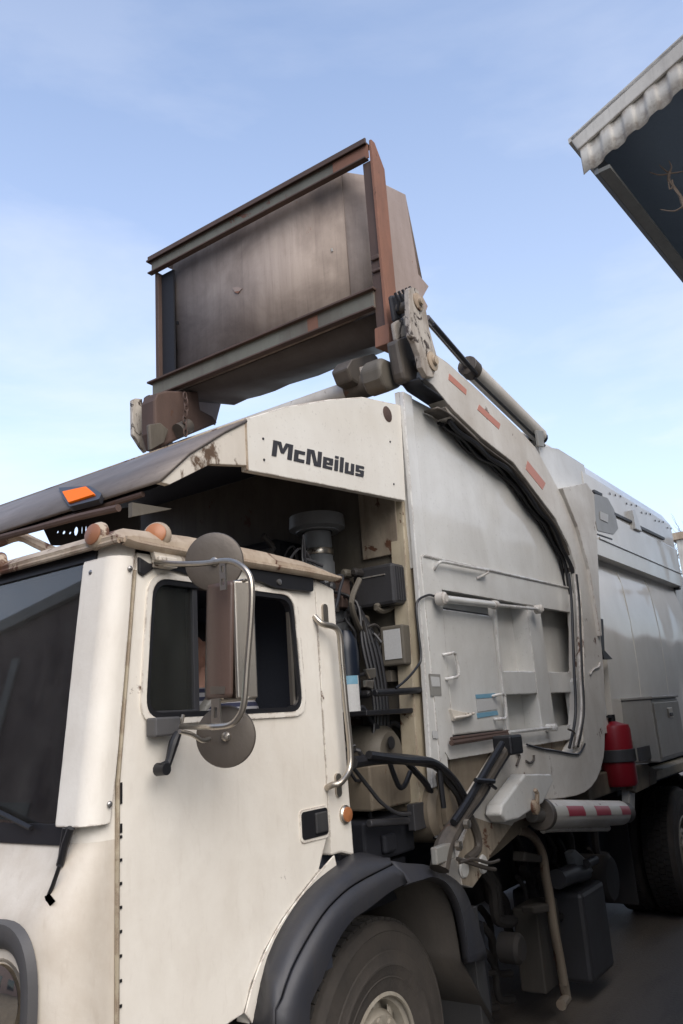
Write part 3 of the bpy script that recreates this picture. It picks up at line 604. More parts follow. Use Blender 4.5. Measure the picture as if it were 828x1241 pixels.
# --- canopy over the cab
cy0, cy1 = .06, W-.06
gus = [(0.222,0.06,2.707),(0.372,0.06,2.847),(0.565,0.06,2.983),(0.7,0.06,3.067),(0.7,0.06,2.873),(0.489,0.06,2.832),(0.275,0.06,2.706)]
pan = [(0.695,0.06,3.074),(0.964,0.06,3.207),(1.319,0.06,3.349),(1.618,0.06,3.452),(2.004,0.06,3.52),(1.963,0.06,2.958),(1.239,0.06,2.9),(0.701,0.06,2.854)]
cz_front, cx_front = gus[0][2], gus[0][0]
g = G(); g.prism([(p[0],cy0,p[2]) for p in pan], (0,.035,0)); cp_ = part(g, 'canopy_side_panel', 'cream', bevel=.004)
g = G(); g.prism([(p[0],cy0-.004,p[2]) for p in gus], (0,.03,0)); g.obj('canopy_gusset', 'chip', cp_, bevel=.003)
g = G(); sx = pan[0]; g.box((sx[0]-.004,cy0-.007,pan[7][2]),(sx[0]+.006,cy0,sx[2])); g.obj('weld_seam', 'cabdirty', cp_)
for t in (.06,.93):
    for zz in (.15,.8):
        xx = sx[0]+.04+(t*1.2); zt2 = sx[2]+(xx-sx[0])*.28; zb2 = pan[7][2]+(xx-pan[7][0])*.07
        g = G(); g.lathe([(.006,0),(.005,.004),(.001,.005)], (xx,cy0,zb2+.04+(zt2-zb2-.1)*zz), (0,-1,0), 8, caps=False); g.obj('rivet', 'boxdark', cp_)
g = G(); g.lathe([(.045,0),(.04,.003),(.001,.003)], (1.849,0.059,3.422), (0,-1,0), 16, caps=False); g.obj('rust_patch', 'rustdark', cp_)
far_ = [(p[0],W-cy0,p[2]) for p in pan[0:5]]; g = G(); g.prism(far_+[(p[0],p[1],p[2]-.11) for p in reversed(far_)], (0,-.035,0)); part(g, 'canopy_side_panel', 'body', bevel=.004)
# sheet: front slope and top
top = [(gus[0][0],gus[0][2]),(gus[2][0],gus[2][2])]+[(p[0],p[2]) for p in pan[0:5]]
g = G(); prof2 = [(gus[0][0],gus[0][2]),(gus[1][0],gus[1][2]),(gus[2][0],gus[2][2]),(gus[3][0],gus[3][2])]
g.loft([[Vector((x,y,z+.02*math.sin(x*9+y*3)*0)) for x,z in prof2] for y in (cy0-.01,.4,.8,1.2,1.6,2.0,cy1+.01)]); cs_ = part(g, 'canopy_front_sheet', 'shield', thick=.012, smooth=25)
g = G(); g.loft([[Vector((p[0],y,p[2]-.004)) for p in pan[0:5]] for y in (cy0+.005,W-cy0-.005)]); part(g, 'canopy_top_sheet', 'cabdirty', thick=.01)
g = G(); g.tube([(cx_front+.02,cy0+.1,cz_front-.02),(cx_front+.02,cy1,cz_front-.02)], .011, 8); g.obj('front_lip', 'rustdark', cs_)
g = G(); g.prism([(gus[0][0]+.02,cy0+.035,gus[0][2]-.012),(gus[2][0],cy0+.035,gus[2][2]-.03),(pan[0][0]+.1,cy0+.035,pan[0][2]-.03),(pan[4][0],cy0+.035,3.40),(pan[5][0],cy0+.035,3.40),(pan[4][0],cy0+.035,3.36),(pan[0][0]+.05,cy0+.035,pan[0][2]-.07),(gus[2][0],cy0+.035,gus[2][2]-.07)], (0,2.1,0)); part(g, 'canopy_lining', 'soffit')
# amber light on the front sheet
sl = (Vector((gus[1][0],0,gus[1][2]))-Vector((gus[0][0],0,gus[0][2]))).normalized(); nrm_ = Vector((-sl.z,0,sl.x))
base = Vector((gus[0][0],0,gus[0][2])); lp = []
def on_sheet(u, y, h): return Vector((base.x,y,base.z))+sl*u+nrm_*h
lq = [Vector(p) for p in [(0.51,1.02,2.939),(0.344,0.757,2.805),(0.192,0.498,2.683),(0.17,0.296,2.665),(0.225,0.352,2.709),(0.378,0.624,2.832)]]
lq2 = [Vector(p) for p in [(0.397,0.826,2.848),(0.22,0.538,2.706),(0.218,0.376,2.704),(0.355,0.611,2.814)]]
nn = Vector((-0.627,0,0.779))
g = G(); g.prism(round_poly(lq,.02), nn*.022); lb = part(g, 'amber_light', 'gasket', bevel=.006, label='bright orange lens in a black housing on the canopy front')
g = G(); g.prism(round_poly([p+nn*.0225 for p in lq2],.015), nn*.008); g.obj('lens', 'orange', lb, bevel=.006)
# --- lettering on the canopy side panel
def letters():
    h, x_ = 1.0, .74; th = .25
    L = {
     'M': (1.12, [[(0,0),(.25,0),(.25,1),(0,1)],[(.87,0),(1.12,0),(1.12,1),(.87,1)],[(.2,1),(.42,1),(.64,.30),(.48,.30)],[(.92,1),(.70,1),(.48,.30),(.64,.30)]]),
     'c': (.62, [[(0,0),(.24,0),(.24,.74),(0,.74)],[(.22,0),(.62,0),(.62,.2),(.22,.2)],[(.22,.54),(.62,.54),(.62,.74),(.22,.74)]]),
     'N': (.92, [[(0,0),(.24,0),(.24,1),(0,1)],[(.68,0),(.92,0),(.92,1),(.68,1)],[(.2,1),(.42,1),(.72,0),(.5,0)]]),
     'e': (.64, [[(0,0),(.23,0),(.23,.74),(0,.74)],[(.2,0),(.62,0),(.62,.17),(.2,.17)],[(.2,.57),(.64,.57),(.64,.74),(.2,.74)],[(.41,.3),(.64,.3),(.64,.6),(.41,.6)],[(.2,.29),(.64,.29),(.64,.42),(.2,.42)]]),
     'i': (.24, [[(0,0),(.24,0),(.24,.74),(0,.74)],[(0,.84),(.24,.84),(.24,1),(0,1)]]),
     'l': (.24, [[(0,0),(.24,0),(.24,1),(0,1)]]),
     'u': (.64, [[(0,0),(.23,0),(.23,.74),(0,.74)],[(.2,0),(.64,0),(.64,.18),(.2,.18)],[(.41,.1),(.64,.1),(.64,.74),(.41,.74)]]),
     's': (.60, [[(0,0),(.58,0),(.58,.17),(0,.17)],[(.36,.1),(.6,.1),(.6,.42),(.36,.42)],[(0,.30),(.6,.30),(.6,.44),(0,.44)],[(0,.36),(.23,.36),(.23,.74),(0,.74)],[(0,.57),(.6,.57),(.6,.74),(0,.74)]]),
    }
    x = 0; polys = []
    for ch in 'McNeilus':
        wd, ps = L[ch]
        for p in ps: polys.append([(x+u+v*.14, v) for u, v in p])
        x += wd+.12
    return polys, x-.12
polys, tw = letters()
tl, tr, bl = Vector((0.886,0.056,3.026)), Vector((1.595,0.056,3.067)), Vector((0.858,0.056,2.954)); br = Vector((1.579,0.056,3.007))
g = G()
for i, p in enumerate(polys):
    q = []
    for u, v in p:
        a = u/(tw+.14); lo = bl.lerp(br, a); hh = (tl.z-bl.z)*(1-a)+(tr.z-br.z)*a/.78*1.0
        q.append(Vector((lo.x, .057-.0001*(i%5), lo.z+v*hh)))
    g.prism(q, (0,.01,0))
g.obj('lettering', 'letter', cp_, smooth=0, label='dark slanted letters reading McNeilus')

# --- hopper: upper sheet, lower skirt with the recessed grid and its door
hy = .06
up = [(2.026,0.06,3.588),(2.194,0.06,3.605),(2.766,0.06,3.633),(4.424,0.06,3.528),(4.789,0.06,3.242),(4.42,0.06,2.63),(2.166,0.06,2.613),(2.07,0.06,2.602)]
upz = up[0][2]
hp1 = [(1.999,0.045,3.575),(2.03,0.045,2.59),(1.952,0.045,1.642),(1.991,0.045,1.401)]
hp2 = [(2.096,0.045,3.592),(2.137,0.045,2.602),(2.07,0.045,1.701),(2.114,0.045,1.386)]
x0 = hp1[0][0]
g = G(); g.prism([(x0,hy,upz+.01),(4.6,hy,upz+.05),(4.6,hy,2.60),(x0,hy,2.60)], (0,.03,0)); hs_ = part(g, 'hopper_side', 'body')
g = G(); g.prism([(x0,.035,upz+.008),(x0+.10,.035,upz+.008),(x0+.11,.035,1.52),(x0-.07,.035,1.50),(x0-.03,.035,2.2)], (0,.03,0)); g.obj('hopper_edge_strip', 'body', hs_, bevel=.006)
rc = [(2.213,0.03,2.498),(4.293,0.03,2.521),(4.374,0.03,2.443),(4.116,0.03,1.645),(3.616,0.03,1.702),(2.888,0.03,1.708),(2.171,0.03,1.697)]
lx0, lx1 = x0+.02, 4.7
rec = [(rc[0][0],.03,rc[0][2]),(4.42,.03,rc[0][2]+.01),(4.42,.03,1.72),(rc[6][0],.03,rc[6][2])]
g = G(); g.prism([(lx0,.03,2.66),(lx1,.03,2.70),(lx1,.03,1.62),(lx0+.1,.03,1.62),(lx0+.06,.03,1.66),(lx0,.03,1.62)], (0,.03,0), [rec]); sk = g.obj('hopper_skirt', 'body', hs_, bevel=.006)
zt3 = rec[0][2]; zb3 = 1.72
g = G(); g.box((rec[0][0]-.05,.15,1.6),(4.5,.165,zt3+.1)); bkp = g.obj('recess_back', 'body', hs_)
# rounded top-of-ledge bead and grab rail
g = G(); g.tube([(lx0+.02,.028,2.665),(lx1,.028,2.70)], .008, 8); g.obj('ledge_bead', 'body', hs_)
gr_ = [(2.152,-0.0,2.602),(2.146,0.0,2.629),(2.22,-0.0,2.646),(2.47,-0.0,2.651),(2.744,0.0,2.658),(2.749,0.0,2.641),(2.659,0.0,2.603)]
gr_ = [list(p) for p in gr_]; gr_[0][1] = .03; gr_[-1][1] = .03
g = G(); g.tube(gr_, .009, 8, smooth=3); g.obj('grab_rail', 'body', hs_)
# ribs of the grid
vr = [(3.461,0.03,2.483),(3.685,0.03,2.494),(3.556,0.03,1.707),(3.322,0.03,1.711)]
xa, xb_ = (vr[0][0]+vr[3][0])/2, (vr[1][0]+vr[2][0])/2
g = G(); g.box((xa,.034,zb3-.02),(xb_,.199,zt3+.02)); g.obj('rib', 'body', hs_, bevel=.006)
h1 = [(2.935,0.03,2.079),(3.51,0.03,2.04),(3.472,0.03,1.929),(2.9,0.03,1.922)]
zr1, zr0 = h1[1][2]+.03, h1[2][2]
xd = (2.897,0.03,1.947)[0]
g = G(); g.box((xd-.02,.036,zr0),(xa+.001,.198,zr1)); g.box((xb_,.036,zr0),(4.44,.198,zr1)); g.obj('rib', 'body', hs_, bevel=.006)
ve = [(3.487,0.06,2.47),(3.443,0.06,2.098)]
# door
dp = [(2.188,0.02,2.429),(2.827,0.02,2.447),(2.84,0.02,1.706),(2.156,0.02,1.711)]
dxa, dxb = (dp[0][0]+dp[3][0])/2, (dp[1][0]+dp[2][0])/2
g = G(); g.box((dxa+.016,.031,zb3+.014),(dxb-.012,.05,zt3-.105)); hd = g.obj('access_door', 'body', hs_, bevel=.008)
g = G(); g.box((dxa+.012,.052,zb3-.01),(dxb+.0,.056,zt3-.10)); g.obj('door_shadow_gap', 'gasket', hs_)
g = G(); g.box((dxa,.05,zb3-.015),(dxa+.012,.13,zt3)); g.box((dxa,.06,zt3-.10),(dxb,.13,zt3-.09)); g.obj('door_gap', 'gasket', hs_)
g = G(); g.box((dxb-.001,.018,zb3),(dxb+.035,.06,zt3-.05)); g.obj('door_post', 'body', hs_, bevel=.005)
def upull(px, name='pull_handle'):
    p = [list(q) for q in px]; p[0][1] = .03; p[-1][1] = .03
    g = G(); g.tube(p, .0085, 8, smooth=2); return g.obj(name, 'body', hs_)
upull([(2.152,-0.005,2.145),(2.176,-0.005,2.149),(2.23,-0.005,2.147),(2.247,-0.005,2.042),(2.176,-0.005,2.024),(2.156,-0.005,2.02)]); upull([(2.689,-0.005,1.923),(2.729,-0.005,1.931),(2.783,-0.005,1.922),(2.779,-0.005,1.805),(2.706,-0.005,1.796),(2.683,-0.005,1.797)])
for pts in ([(2.483,0.027,1.936),(2.735,0.027,1.941),(2.747,0.027,1.917),(2.486,0.027,1.914)], [(2.475,0.027,1.836),(2.737,0.027,1.843),(2.749,0.027,1.819),(2.478,0.027,1.81)]):
    g = G(); g.prism(pts, (0,.002,0)); g.obj('sticker', 'blue', hs_)
g = G(); g.prism([(2.485,0.027,1.91),(2.747,0.027,1.915),(2.743,0.027,1.851),(2.486,0.027,1.843)], (0,.002,0)); g.obj('sticker', 'sticker', hs_)
g = G(); g.prism([(1.985,0.028,2.047),(2.101,0.028,2.044),(2.094,0.028,1.935),(1.986,0.028,1.937)], (0,.003,0)); g.obj('sticker', 'boxgrey', hs_)
g = G(); g.prism([(1.997,0.026,2.033),(2.084,0.026,2.029),(2.085,0.026,1.982),(2.002,0.026,1.983)], (0,.002,0)); g.obj('sticker', 'sticker', hs_)
for pts in ([(1.964,0.028,1.769),(2.016,0.028,1.765),(2.016,0.028,1.728),(1.967,0.028,1.733)],): g = G(); g.prism(pts, (0,.002,0)); g.obj('sticker', 'sticker', hs_)
la = [(2.155,0.012,1.867),(2.287,0.012,1.848),(2.42,0.012,1.837),(2.32,0.012,1.817),(2.18,0.012,1.805)]
g = G(); g.prism(la, (0,.02,0)); g.tube([(2.161,-0.0,1.822),(2.299,0.0,1.826),(2.383,-0.0,1.838)], .008, 6); g.obj('door_latch', 'chip', hs_, bevel=.003)
# rods above and below the door
g = G(); rA, rB, rC = (2.108,-0.02,2.432), (2.766,-0.02,2.448), (3.454,-0.02,2.471)
g.tube([rA,rB], .021, 12); rd = g.obj('door_rod', 'body', hs_)
g = G(); g.tube([rB,rC], .011, 10); g.obj('door_rod', 'body', hs_)
for q, r in ((rA,.036),(rB,.027),(rC,.03)):
    g = G(); g.lathe([(.012,-.03),(r,-.025),(r,.02),(r*.6,.03),(.001,.03)], q, (0,-1,0) if r != .027 else (1,0,.03), 12, caps=False); g.obj('rod_clamp', 'arm', hs_, bevel=.003)
rA, rC = (2.776,-0.01,1.716), (3.444,-0.01,1.714); g = G(); g.tube([rA,rC], .011, 8); g.lathe([(.001,-.04),(.024,-.035),(.024,.03),(.001,.035)], rC, (0,-1,0), 10, caps=False); g.obj('door_rod', 'body', hs_)
g = G(); g.tube([(2.097,0.0,1.701),(2.796,-0.0,1.708)], .014, 8); g.tube([(2.101,0.0,1.721),(2.8,0.0,1.723)], .009, 8); g.obj('door_rod', 'rustdark', hs_)
# cable on the front edge
g = G(); g.tube([(2.174,0.015,2.442),(2.092,0.015,2.45),(2.017,0.015,2.447),(1.901,0.015,2.397),(1.891,0.015,2.265),(1.894,0.015,2.127),(1.843,0.015,2.075),(1.734,0.015,2.016),(1.633,0.015,1.976)], .0065, 6, smooth=4); part(g, 'cable', 'gasket')
# lower stained plate of the hopper
lw = [(2.172,0.05,1.702),(2.975,0.05,1.653),(2.823,0.05,1.143),(2.163,0.05,1.025),(2.082,0.05,1.157)]
g = G(); g.prism([(lw[0][0],.055,1.70),(4.2,.055,1.66),(4.2,.055,1.30),(3.3,.055,1.22),(2.6,.055,1.10),(lw[0][0],.055,1.05)], (0,.03,0)); part(g, 'hopper_lower_plate', 'dirtbrown', bevel=.004)
g = G(); g.box((x0+.05,.23,1.25),(4.7,2.15,3.5)); g.box((x0+.02,.09,1.4),(x0+.1,2.21,3.3)); part(g, 'hopper_core', 'grime')
g = G(); g.prism([(x0,W-hy,upz+.01),(4.6,W-hy,upz+.05),(4.6,W-hy,1.4),(x0,W-hy,1.4)], (0,-.03,0)); g.obj('hopper_side', 'body', TR)
# beige front-facing post of the hopper
g = G(); g.prism([(x0-.02,.09,3.0),(x0-.11,.09,1.42)]+[(x0+.02,.09,1.42),(x0+.05,.09,3.0)], (0,.09,0)); part(g, 'hopper_front_post', 'beige', bevel=.006)

# --- main body
bx0, bx1 = 4.45, 7.72
g = G()
sec = [(-.035,3.02),(-.045,3.17),(-.045,3.43),(-.03,3.45),(-.025,3.72),(.05,3.85),(.35,3.93),(W/2,3.98),(W-.35,3.93),(W-.05,3.85),(W+.03,3.72),(W+.045,3.17),(W+.035,3.02),(W-.02,2.98),(W+.02,2.4),(W,1.35),(1.9,1.22),(.4,1.22),(.05,1.32),(.02,1.7),(.0,2.1),(.0,2.5),(.025,2.85),(.055,2.96),(.06,3.02)]
g.loft([[Vector((x,y,z)) for y,z in sec] for x in (bx0+.35,5.4,5.9,6.4,6.9,7.3,bx1)], close=True)
cap = len(sec); g.f.append(tuple(range(cap))); g.f.append(tuple(range(6*cap,7*cap)))
bd = part(g, 'body_shell', 'panel', smooth=28)
# vertical panel seams
for x in (5.62,6.55):
    g = G(); g.tube([(x,.064,3.0),(x,.027,2.84),(x,.003,2.5),(x,.003,2.1),(x,.022,1.7),(x,.05,1.33)], .006, 6, smooth=3); g.obj('panel_seam', 'panel', bd)
# front bulkhead post of the body, standing in front of the side
bp1 = [(3.841,-0.02,3.763),(4.314,-0.02,3.802),(4.266,-0.02,3.472),(4.875,-0.02,3.63),(5.056,-0.02,3.559),(4.964,-0.02,3.194),(4.728,-0.02,2.484),(4.551,-0.02,1.923),(4.384,-0.02,1.532)]
g = G(); g.prism([(3.87,-.02,3.50),(3.87,-.02,3.72),(4.3,-.02,3.80),(4.9,-.02,3.80),(4.9,-.02,3.55),(bp1[4][0],-.02,bp1[4][2]-.02),(bp1[5][0],-.02,bp1[5][2]),(bp1[6][0],-.02,bp1[6][2]),(bp1[7][0]-.10,-.02,1.75),(bp1[7][0]-.35,-.02,1.45),(4.0,-.02,1.45),(4.0,-.02,2.0),(4.3,-.02,2.2),(4.3,-.02,2.9),(4.1,-.02,3.3)], (0,.10,0)); part(g, 'body_front_post', 'body', bevel=.012)
pr = [(4.072,-0.085,3.419),(4.682,-0.085,3.582),(4.843,-0.085,3.519),(4.741,-0.085,3.135),(4.527,-0.085,2.464),(4.499,-0.085,2.331),(4.457,-0.085,2.329),(4.451,-0.085,2.565),(4.43,-0.085,2.844),(4.302,-0.085,3.153)]
g = G(); g.prism(pr, (0,.075,0)); part(g, 'body_post_cover', 'arm', bevel=.006)
g = G(); g.prism([(3.89,0.0,3.777),(4.528,0.0,3.817),(4.503,0.0,3.463),(3.989,-0.0,3.591)], (0,.1,0)); part(g, 'body_top_plate', 'body', bevel=.01)
g = G(); g.loft([[Vector((x,.02,3.5)),Vector((x,.02,3.80)),Vector((x,.10,3.86)),Vector((x,1.15,3.97)),Vector((x,2.2,3.86)),Vector((x,2.28,3.5))] for x in (3.9,4.4,4.9)]); part(g, 'roof_hatch_frame', 'body', thick=.02)
# plate, slots and gusset on the upper side
pl = [(4.968,-0.05,3.555),(5.339,-0.05,3.585),(5.488,-0.05,3.502),(5.521,-0.05,3.335),(5.344,-0.05,3.255),(4.9,-0.05,3.221),(4.891,-0.05,3.352)]
g = G(); g.prism(round_poly(pl,.02), (0,.02,0)); pq = g.obj('side_plate', 'boxgrey', bd, bevel=.004)
g = G(); g.prism([(5.037,-0.056,3.41),(5.254,-0.056,3.417),(5.217,-0.056,3.339),(5.017,-0.056,3.337)], (0,.004,0)); g.obj('label_plate', 'sticker', bd)
for pts in ([(4.986,-0.05,3.594),(5.199,-0.05,3.6),(5.187,-0.05,3.574),(4.974,-0.05,3.568)], [(5.478,-0.05,3.48),(6.031,-0.05,3.492),(6.019,-0.05,3.47),(5.464,-0.05,3.454)], [(6.231,-0.05,3.485),(7.24,-0.05,3.502),(7.223,-0.05,3.476),(6.215,-0.05,3.456)], [(4.889,-0.05,3.197),(5.291,-0.05,3.21),(5.286,-0.05,3.199),(4.883,-0.05,3.185)]):
    g = G(); g.prism(pts, (0,.02,0)); g.obj('slot', 'boxdark', bd)
g = G(); g.prism([(6.015,-0.07,3.59),(6.115,-0.07,3.613),(6.255,-0.07,3.413),(6.03,-0.07,3.41)], (0,.05,0)); g.obj('gusset', 'body', bd, bevel=.005)
g = G(); g.box((bp1[5][0]-.05,-.055,3.155),(7.75,-.03,3.17)); g.obj('ledge', 'body', bd, bevel=.003)
for i in range(14):
    g = G(); g.lathe([(.012,0),(.010,.004),(.001,.006)], (5.5+.17*i,-.03,3.66+.02*(i%3)), (0,-1,0), 8, caps=False); g.obj('rivet', 'boxdark', bd)
# tailgate
g = G(); g.prism([(bx1+.01,.05,1.3),(bx1+.01,.05,3.50),(bx1+.55,.05,3.2),(bx1+.75,.05,2.2),(bx1+.5,.05,1.2)], (0,W-.1,0)); part(g, 'tailgate', 'body', bevel=.03)
g = G(); g.box((bx1+.01,-.02,3.2),(bx1+.12,.06,3.35)); g.box((bx1+.0,.0,3.0),(bx1+.1,.06,3.2)); part(g, 'tailgate_hinge', 'boxdark', bevel=.01)

# --- lifting arms (near and far): one gooseneck plate box each
top_e = [(2.251,-0.06,3.879),(2.409,-0.06,3.876),(2.54,-0.06,3.857),(2.819,-0.06,3.82),(3.122,-0.06,3.769),(3.452,-0.06,3.712),(3.702,-0.06,3.651)]+[(3.894,-0.06,3.523),(4.062,-0.06,3.406),(4.263,-0.06,3.261),(4.492,-0.06,3.062),(4.526,-0.06,2.859),(4.547,-0.06,2.575),(4.541,-0.06,2.309),(4.485,-0.06,2.048),(4.381,-0.06,1.774),(4.313,-0.06,1.631),(4.262,-0.06,1.538),(4.195,-0.06,1.46),(4.113,-0.06,1.398),(4.009,-0.06,1.346),(3.886,-0.06,1.309),(3.741,-0.06,1.289),(3.577,-0.06,1.286),(3.337,-0.06,1.298),(3.064,-0.06,1.319)]
bot_e = [(2.858,-0.06,1.263),(2.606,-0.06,1.255),(2.289,-0.06,1.151),(2.166,-0.06,1.077),(2.058,-0.06,1.037),(1.958,-0.06,1.067),(1.928,-0.06,1.187),(2.072,-0.06,1.327),(2.202,-0.06,1.395),(2.485,-0.06,1.532),(2.727,-0.06,1.661)]+[(2.903,-0.06,1.636),(3.271,-0.06,1.592),(3.677,-0.06,1.532),(3.842,-0.06,1.61),(3.962,-0.06,1.81),(4.169,-0.06,2.369),(4.224,-0.06,2.681),(4.2,-0.06,2.822),(4.116,-0.06,2.983),(3.901,-0.06,3.16),(3.559,-0.06,3.302),(3.243,-0.06,3.434),(2.783,-0.06,3.489),(2.408,-0.06,3.572)]+[(2.183,-0.06,3.659),(2.092,-0.06,3.667),(2.119,-0.06,3.74)]
armp = top_e+bot_e
g = G(); g.prism(armp, (0,.115,0)); arm = part(g, 'lift_arm', 'arm', bevel=.005, smooth=30)
# dark plate along the underside of the arm, with hoses
inn = [(2.464,0.0,3.612),(2.861,0.0,3.506),(3.346,0.0,3.417),(3.63,0.0,3.266),(3.932,0.0,3.098),(4.184,0.0,2.923),(4.257,0.0,2.772),(4.209,0.0,2.43),(4.1,0.0,2.125),(4.038,0.0,1.836)]
g = G(); ie = resample([(2.242,-0.045,3.556),(2.411,-0.045,3.555),(2.809,-0.045,3.472),(3.272,-0.045,3.415),(3.577,-0.045,3.284),(3.906,-0.045,3.143),(4.125,-0.045,2.973),(4.21,-0.045,2.818),(4.232,-0.045,2.671)], 40)
g.loft([[p+Vector((-.0,.0,-.012)) for p in ie],[p+Vector((0,.09,-.012)) for p in ie]]); g.obj('arm_underplate', 'armdark', arm, thick=.012)
eb = resample([(2.04,-0.055,3.664),(2.089,-0.055,3.64),(2.187,-0.055,3.635),(2.328,-0.055,3.626),(2.496,-0.055,3.618),(2.649,-0.055,3.596)], 12)
g = G(); g.loft([[p+Vector((-.01,0,-.01)) for p in eb],[p+Vector((-.01,.11,-.01)) for p in eb]]); g.obj('arm_underplate', 'dark', arm, thick=.014)
for k, (yy, dz, rr) in enumerate(((-.02,-.035,.016),(.02,-.04,.014),(.045,-.03,.012))):
    g = G(); g.tube([Vector((p.x,yy+.008*math.sin(i*.9+k),p.z+dz-.008*math.sin(i*.7+k*2))) for i,p in enumerate(ie[3:])], rr, 8); g.obj('hydraulic_hose', 'gasket', arm)
sl_ = [(4.115,-0.062,2.773),(4.09,-0.062,2.566),(4.016,-0.062,2.312),(3.944,-0.062,2.069),(3.883,-0.062,1.836),(3.794,-0.062,1.702),(3.657,-0.062,1.577)]
g = G(); g.tube(sl_, .022, 8, smooth=4, flat=.5); g.obj('hose_cover', 'arm', arm)
g = G(); g.tube([(p[0]+.045,-.068,p[2]) for p in sl_], .0085, 6, smooth=4); g.tube([(p[0]-.05,-.045,p[2]) for p in sl_], .010, 6, smooth=4); g.obj('hydraulic_hose', 'gasket', arm)
g = G(); g.tube([(2.885,-0.066,1.642),(3.093,-0.066,1.605),(3.364,-0.066,1.571),(3.692,-0.066,1.531),(3.85,-0.066,1.587)], .006, 6, smooth=3); g.obj('cable', 'gasket', arm)
for pts in ([(2.715,-0.066,1.608),(2.764,-0.066,1.591),(2.737,-0.066,1.562),(2.705,-0.066,1.54)], [(2.844,-0.066,1.554),(2.895,-0.066,1.539),(2.953,-0.066,1.551),(2.965,-0.066,1.577)], [(3.577,-0.066,1.694),(3.686,-0.066,1.663),(3.625,-0.066,1.575)], [(4.155,-0.066,2.046),(4.247,-0.066,2.084),(4.372,-0.066,2.103),(4.411,-0.066,2.136)]):
    g = G(); g.tube(pts, .007, 6, smooth=3); g.obj('peeled_strip', 'armdark' if pts[0][0] < 4 else 'arm', arm)
for pts in ([(2.408,-0.062,3.805),(2.627,-0.062,3.769),(2.609,-0.062,3.728),(2.387,-0.062,3.759)], [(2.789,-0.062,3.718),(3.093,-0.062,3.669),(3.057,-0.062,3.622),(2.752,-0.062,3.673)], [(3.497,-0.062,3.506),(3.792,-0.062,3.403),(3.713,-0.062,3.338),(3.442,-0.062,3.433)]):
    g = G(); g.prism(pts, (0,.002,0)); g.obj('reflective_tape', 'redfaded', arm)
# pins and the end link
link = [(1.934,-0.1,4.147),(1.955,-0.1,4.168),(2.009,-0.1,4.187),(2.049,-0.1,4.182),(2.066,-0.1,4.128),(2.119,-0.1,4.082),(2.135,-0.1,3.982),(2.167,-0.1,3.896),(2.191,-0.1,3.837),(2.173,-0.1,3.764),(2.124,-0.1,3.674),(2.045,-0.1,3.652),(1.993,-0.1,3.696),(1.979,-0.1,3.763),(1.944,-0.1,3.822),(1.906,-0.1,3.858),(1.908,-0.1,3.945)]
g = G(); g.prism(link, (0,.035,0)); lk_ = part(g, 'fork_link', 'armworn', bevel=.006)
for q, r in (((2.021,-0.1,4.103),.040),((2.122,-0.1,3.772),.045)):
    g = G(); g.lathe([(r+.012,-.01),(r+.012,.008),(r,.012),(r*.6,.014),(r*.55,.03),(.001,.032)], q, (0,-1,0), 20, caps=False); g.obj('pin', 'cabdirty', lk_)
    g = G(); g.tube([q,(q[0],.03,q[2])], r*.8, 12); g.obj('pin_shaft', 'armdark', lk_)
# dark knuckle, hub and clevis
kn = [(1.927,0.0,3.872),(2.114,0.0,3.972),(2.136,-0.0,3.942),(2.168,-0.0,3.855),(2.2,-0.0,3.768),(2.266,-0.0,3.745),(2.156,0.0,3.675),(2.058,0.0,3.652),(1.978,0.0,3.644),(1.96,0.0,3.688)]
g = G(); g.prism(kn, (0,.08,0)); kn_ = part(g, 'fork_knuckle', 'armdark', bevel=.02)
kn2 = [(1.946,0.02,3.989),(2.164,0.02,4.145),(2.144,0.02,3.99),(1.961,0.02,3.884)]
g = G(); g.prism(kn2, (0,.03,0)); g.obj('knuckle_plate', 'armworn', kn_, bevel=.01)
kn3 = [(1.958,0.03,4.171),(2.162,0.03,4.273),(2.153,0.03,4.144),(2.057,0.03,4.052),(1.979,0.03,4.013)]
g = G(); g.prism(kn3, (0,.03,0)); g.obj('knuckle_block', 'dark', kn_, bevel=.02)
for i in range(5):
    a = (1.966,0.02,4.159); b = (2.146,0.02,4.278); t = i/4; p = Vector(a).lerp(Vector(b),t)
    g = G(); g.tube([p+Vector((0,-.01,.02)),p+Vector((.02,-.02,-.03)),p+Vector((.03,0,-.08))], .009, 6, smooth=3); g.obj('hose', 'gasket', kn_)
g = G(); g.prism([(1.99,0.1,3.614),(2.095,0.1,3.669),(2.166,0.1,3.736),(2.147,0.1,3.82),(1.924,0.1,3.803),(1.879,0.1,3.744),(1.891,0.1,3.662),(1.933,0.1,3.61)], (0,.14,0)); g.obj('hub', 'grime', kn_, bevel=.045, seg=4)
# underside bracket of the arm
g = G(); g.prism([(2.346,-0.04,3.579),(2.497,-0.04,3.667),(2.587,-0.04,3.685),(2.666,-0.04,3.54),(2.875,-0.04,3.535),(2.776,-0.04,3.48),(2.541,-0.04,3.516),(2.411,-0.04,3.534)], (0,.10,0)); g.obj('arm_bracket', 'arm', arm, bevel=.006)
# torque tube between the arms
ta = Vector((2.164,0.25,3.787))
g = G(); g.tube([(ta.x,.12,ta.z),(ta.x,W-.12,ta.z)], .062, 20); tt = part(g, 'torque_tube', 'arm')
g = G(); g.tube([(ta.x,.22,ta.z),(ta.x,.50,ta.z)], .074, 20); g.obj('tube_collar', 'armdark', tt)
g = G(); g.prism([(1.978,0.38,3.844),(2.039,0.38,3.917),(2.301,0.38,4.049),(2.351,0.38,4.038),(2.315,0.38,3.907),(2.099,0.38,3.769),(2.022,0.38,3.773)], (0,.12,0)); g.obj('tube_bracket', 'armdark', tt, bevel=.015)
g = G(); g.prism([(2.107,0.375,3.886),(2.314,0.375,3.996),(2.313,0.375,3.945),(2.118,0.375,3.845)], (0,.02,0)); g.obj('bracket_flange', 'arm', tt, bevel=.004)
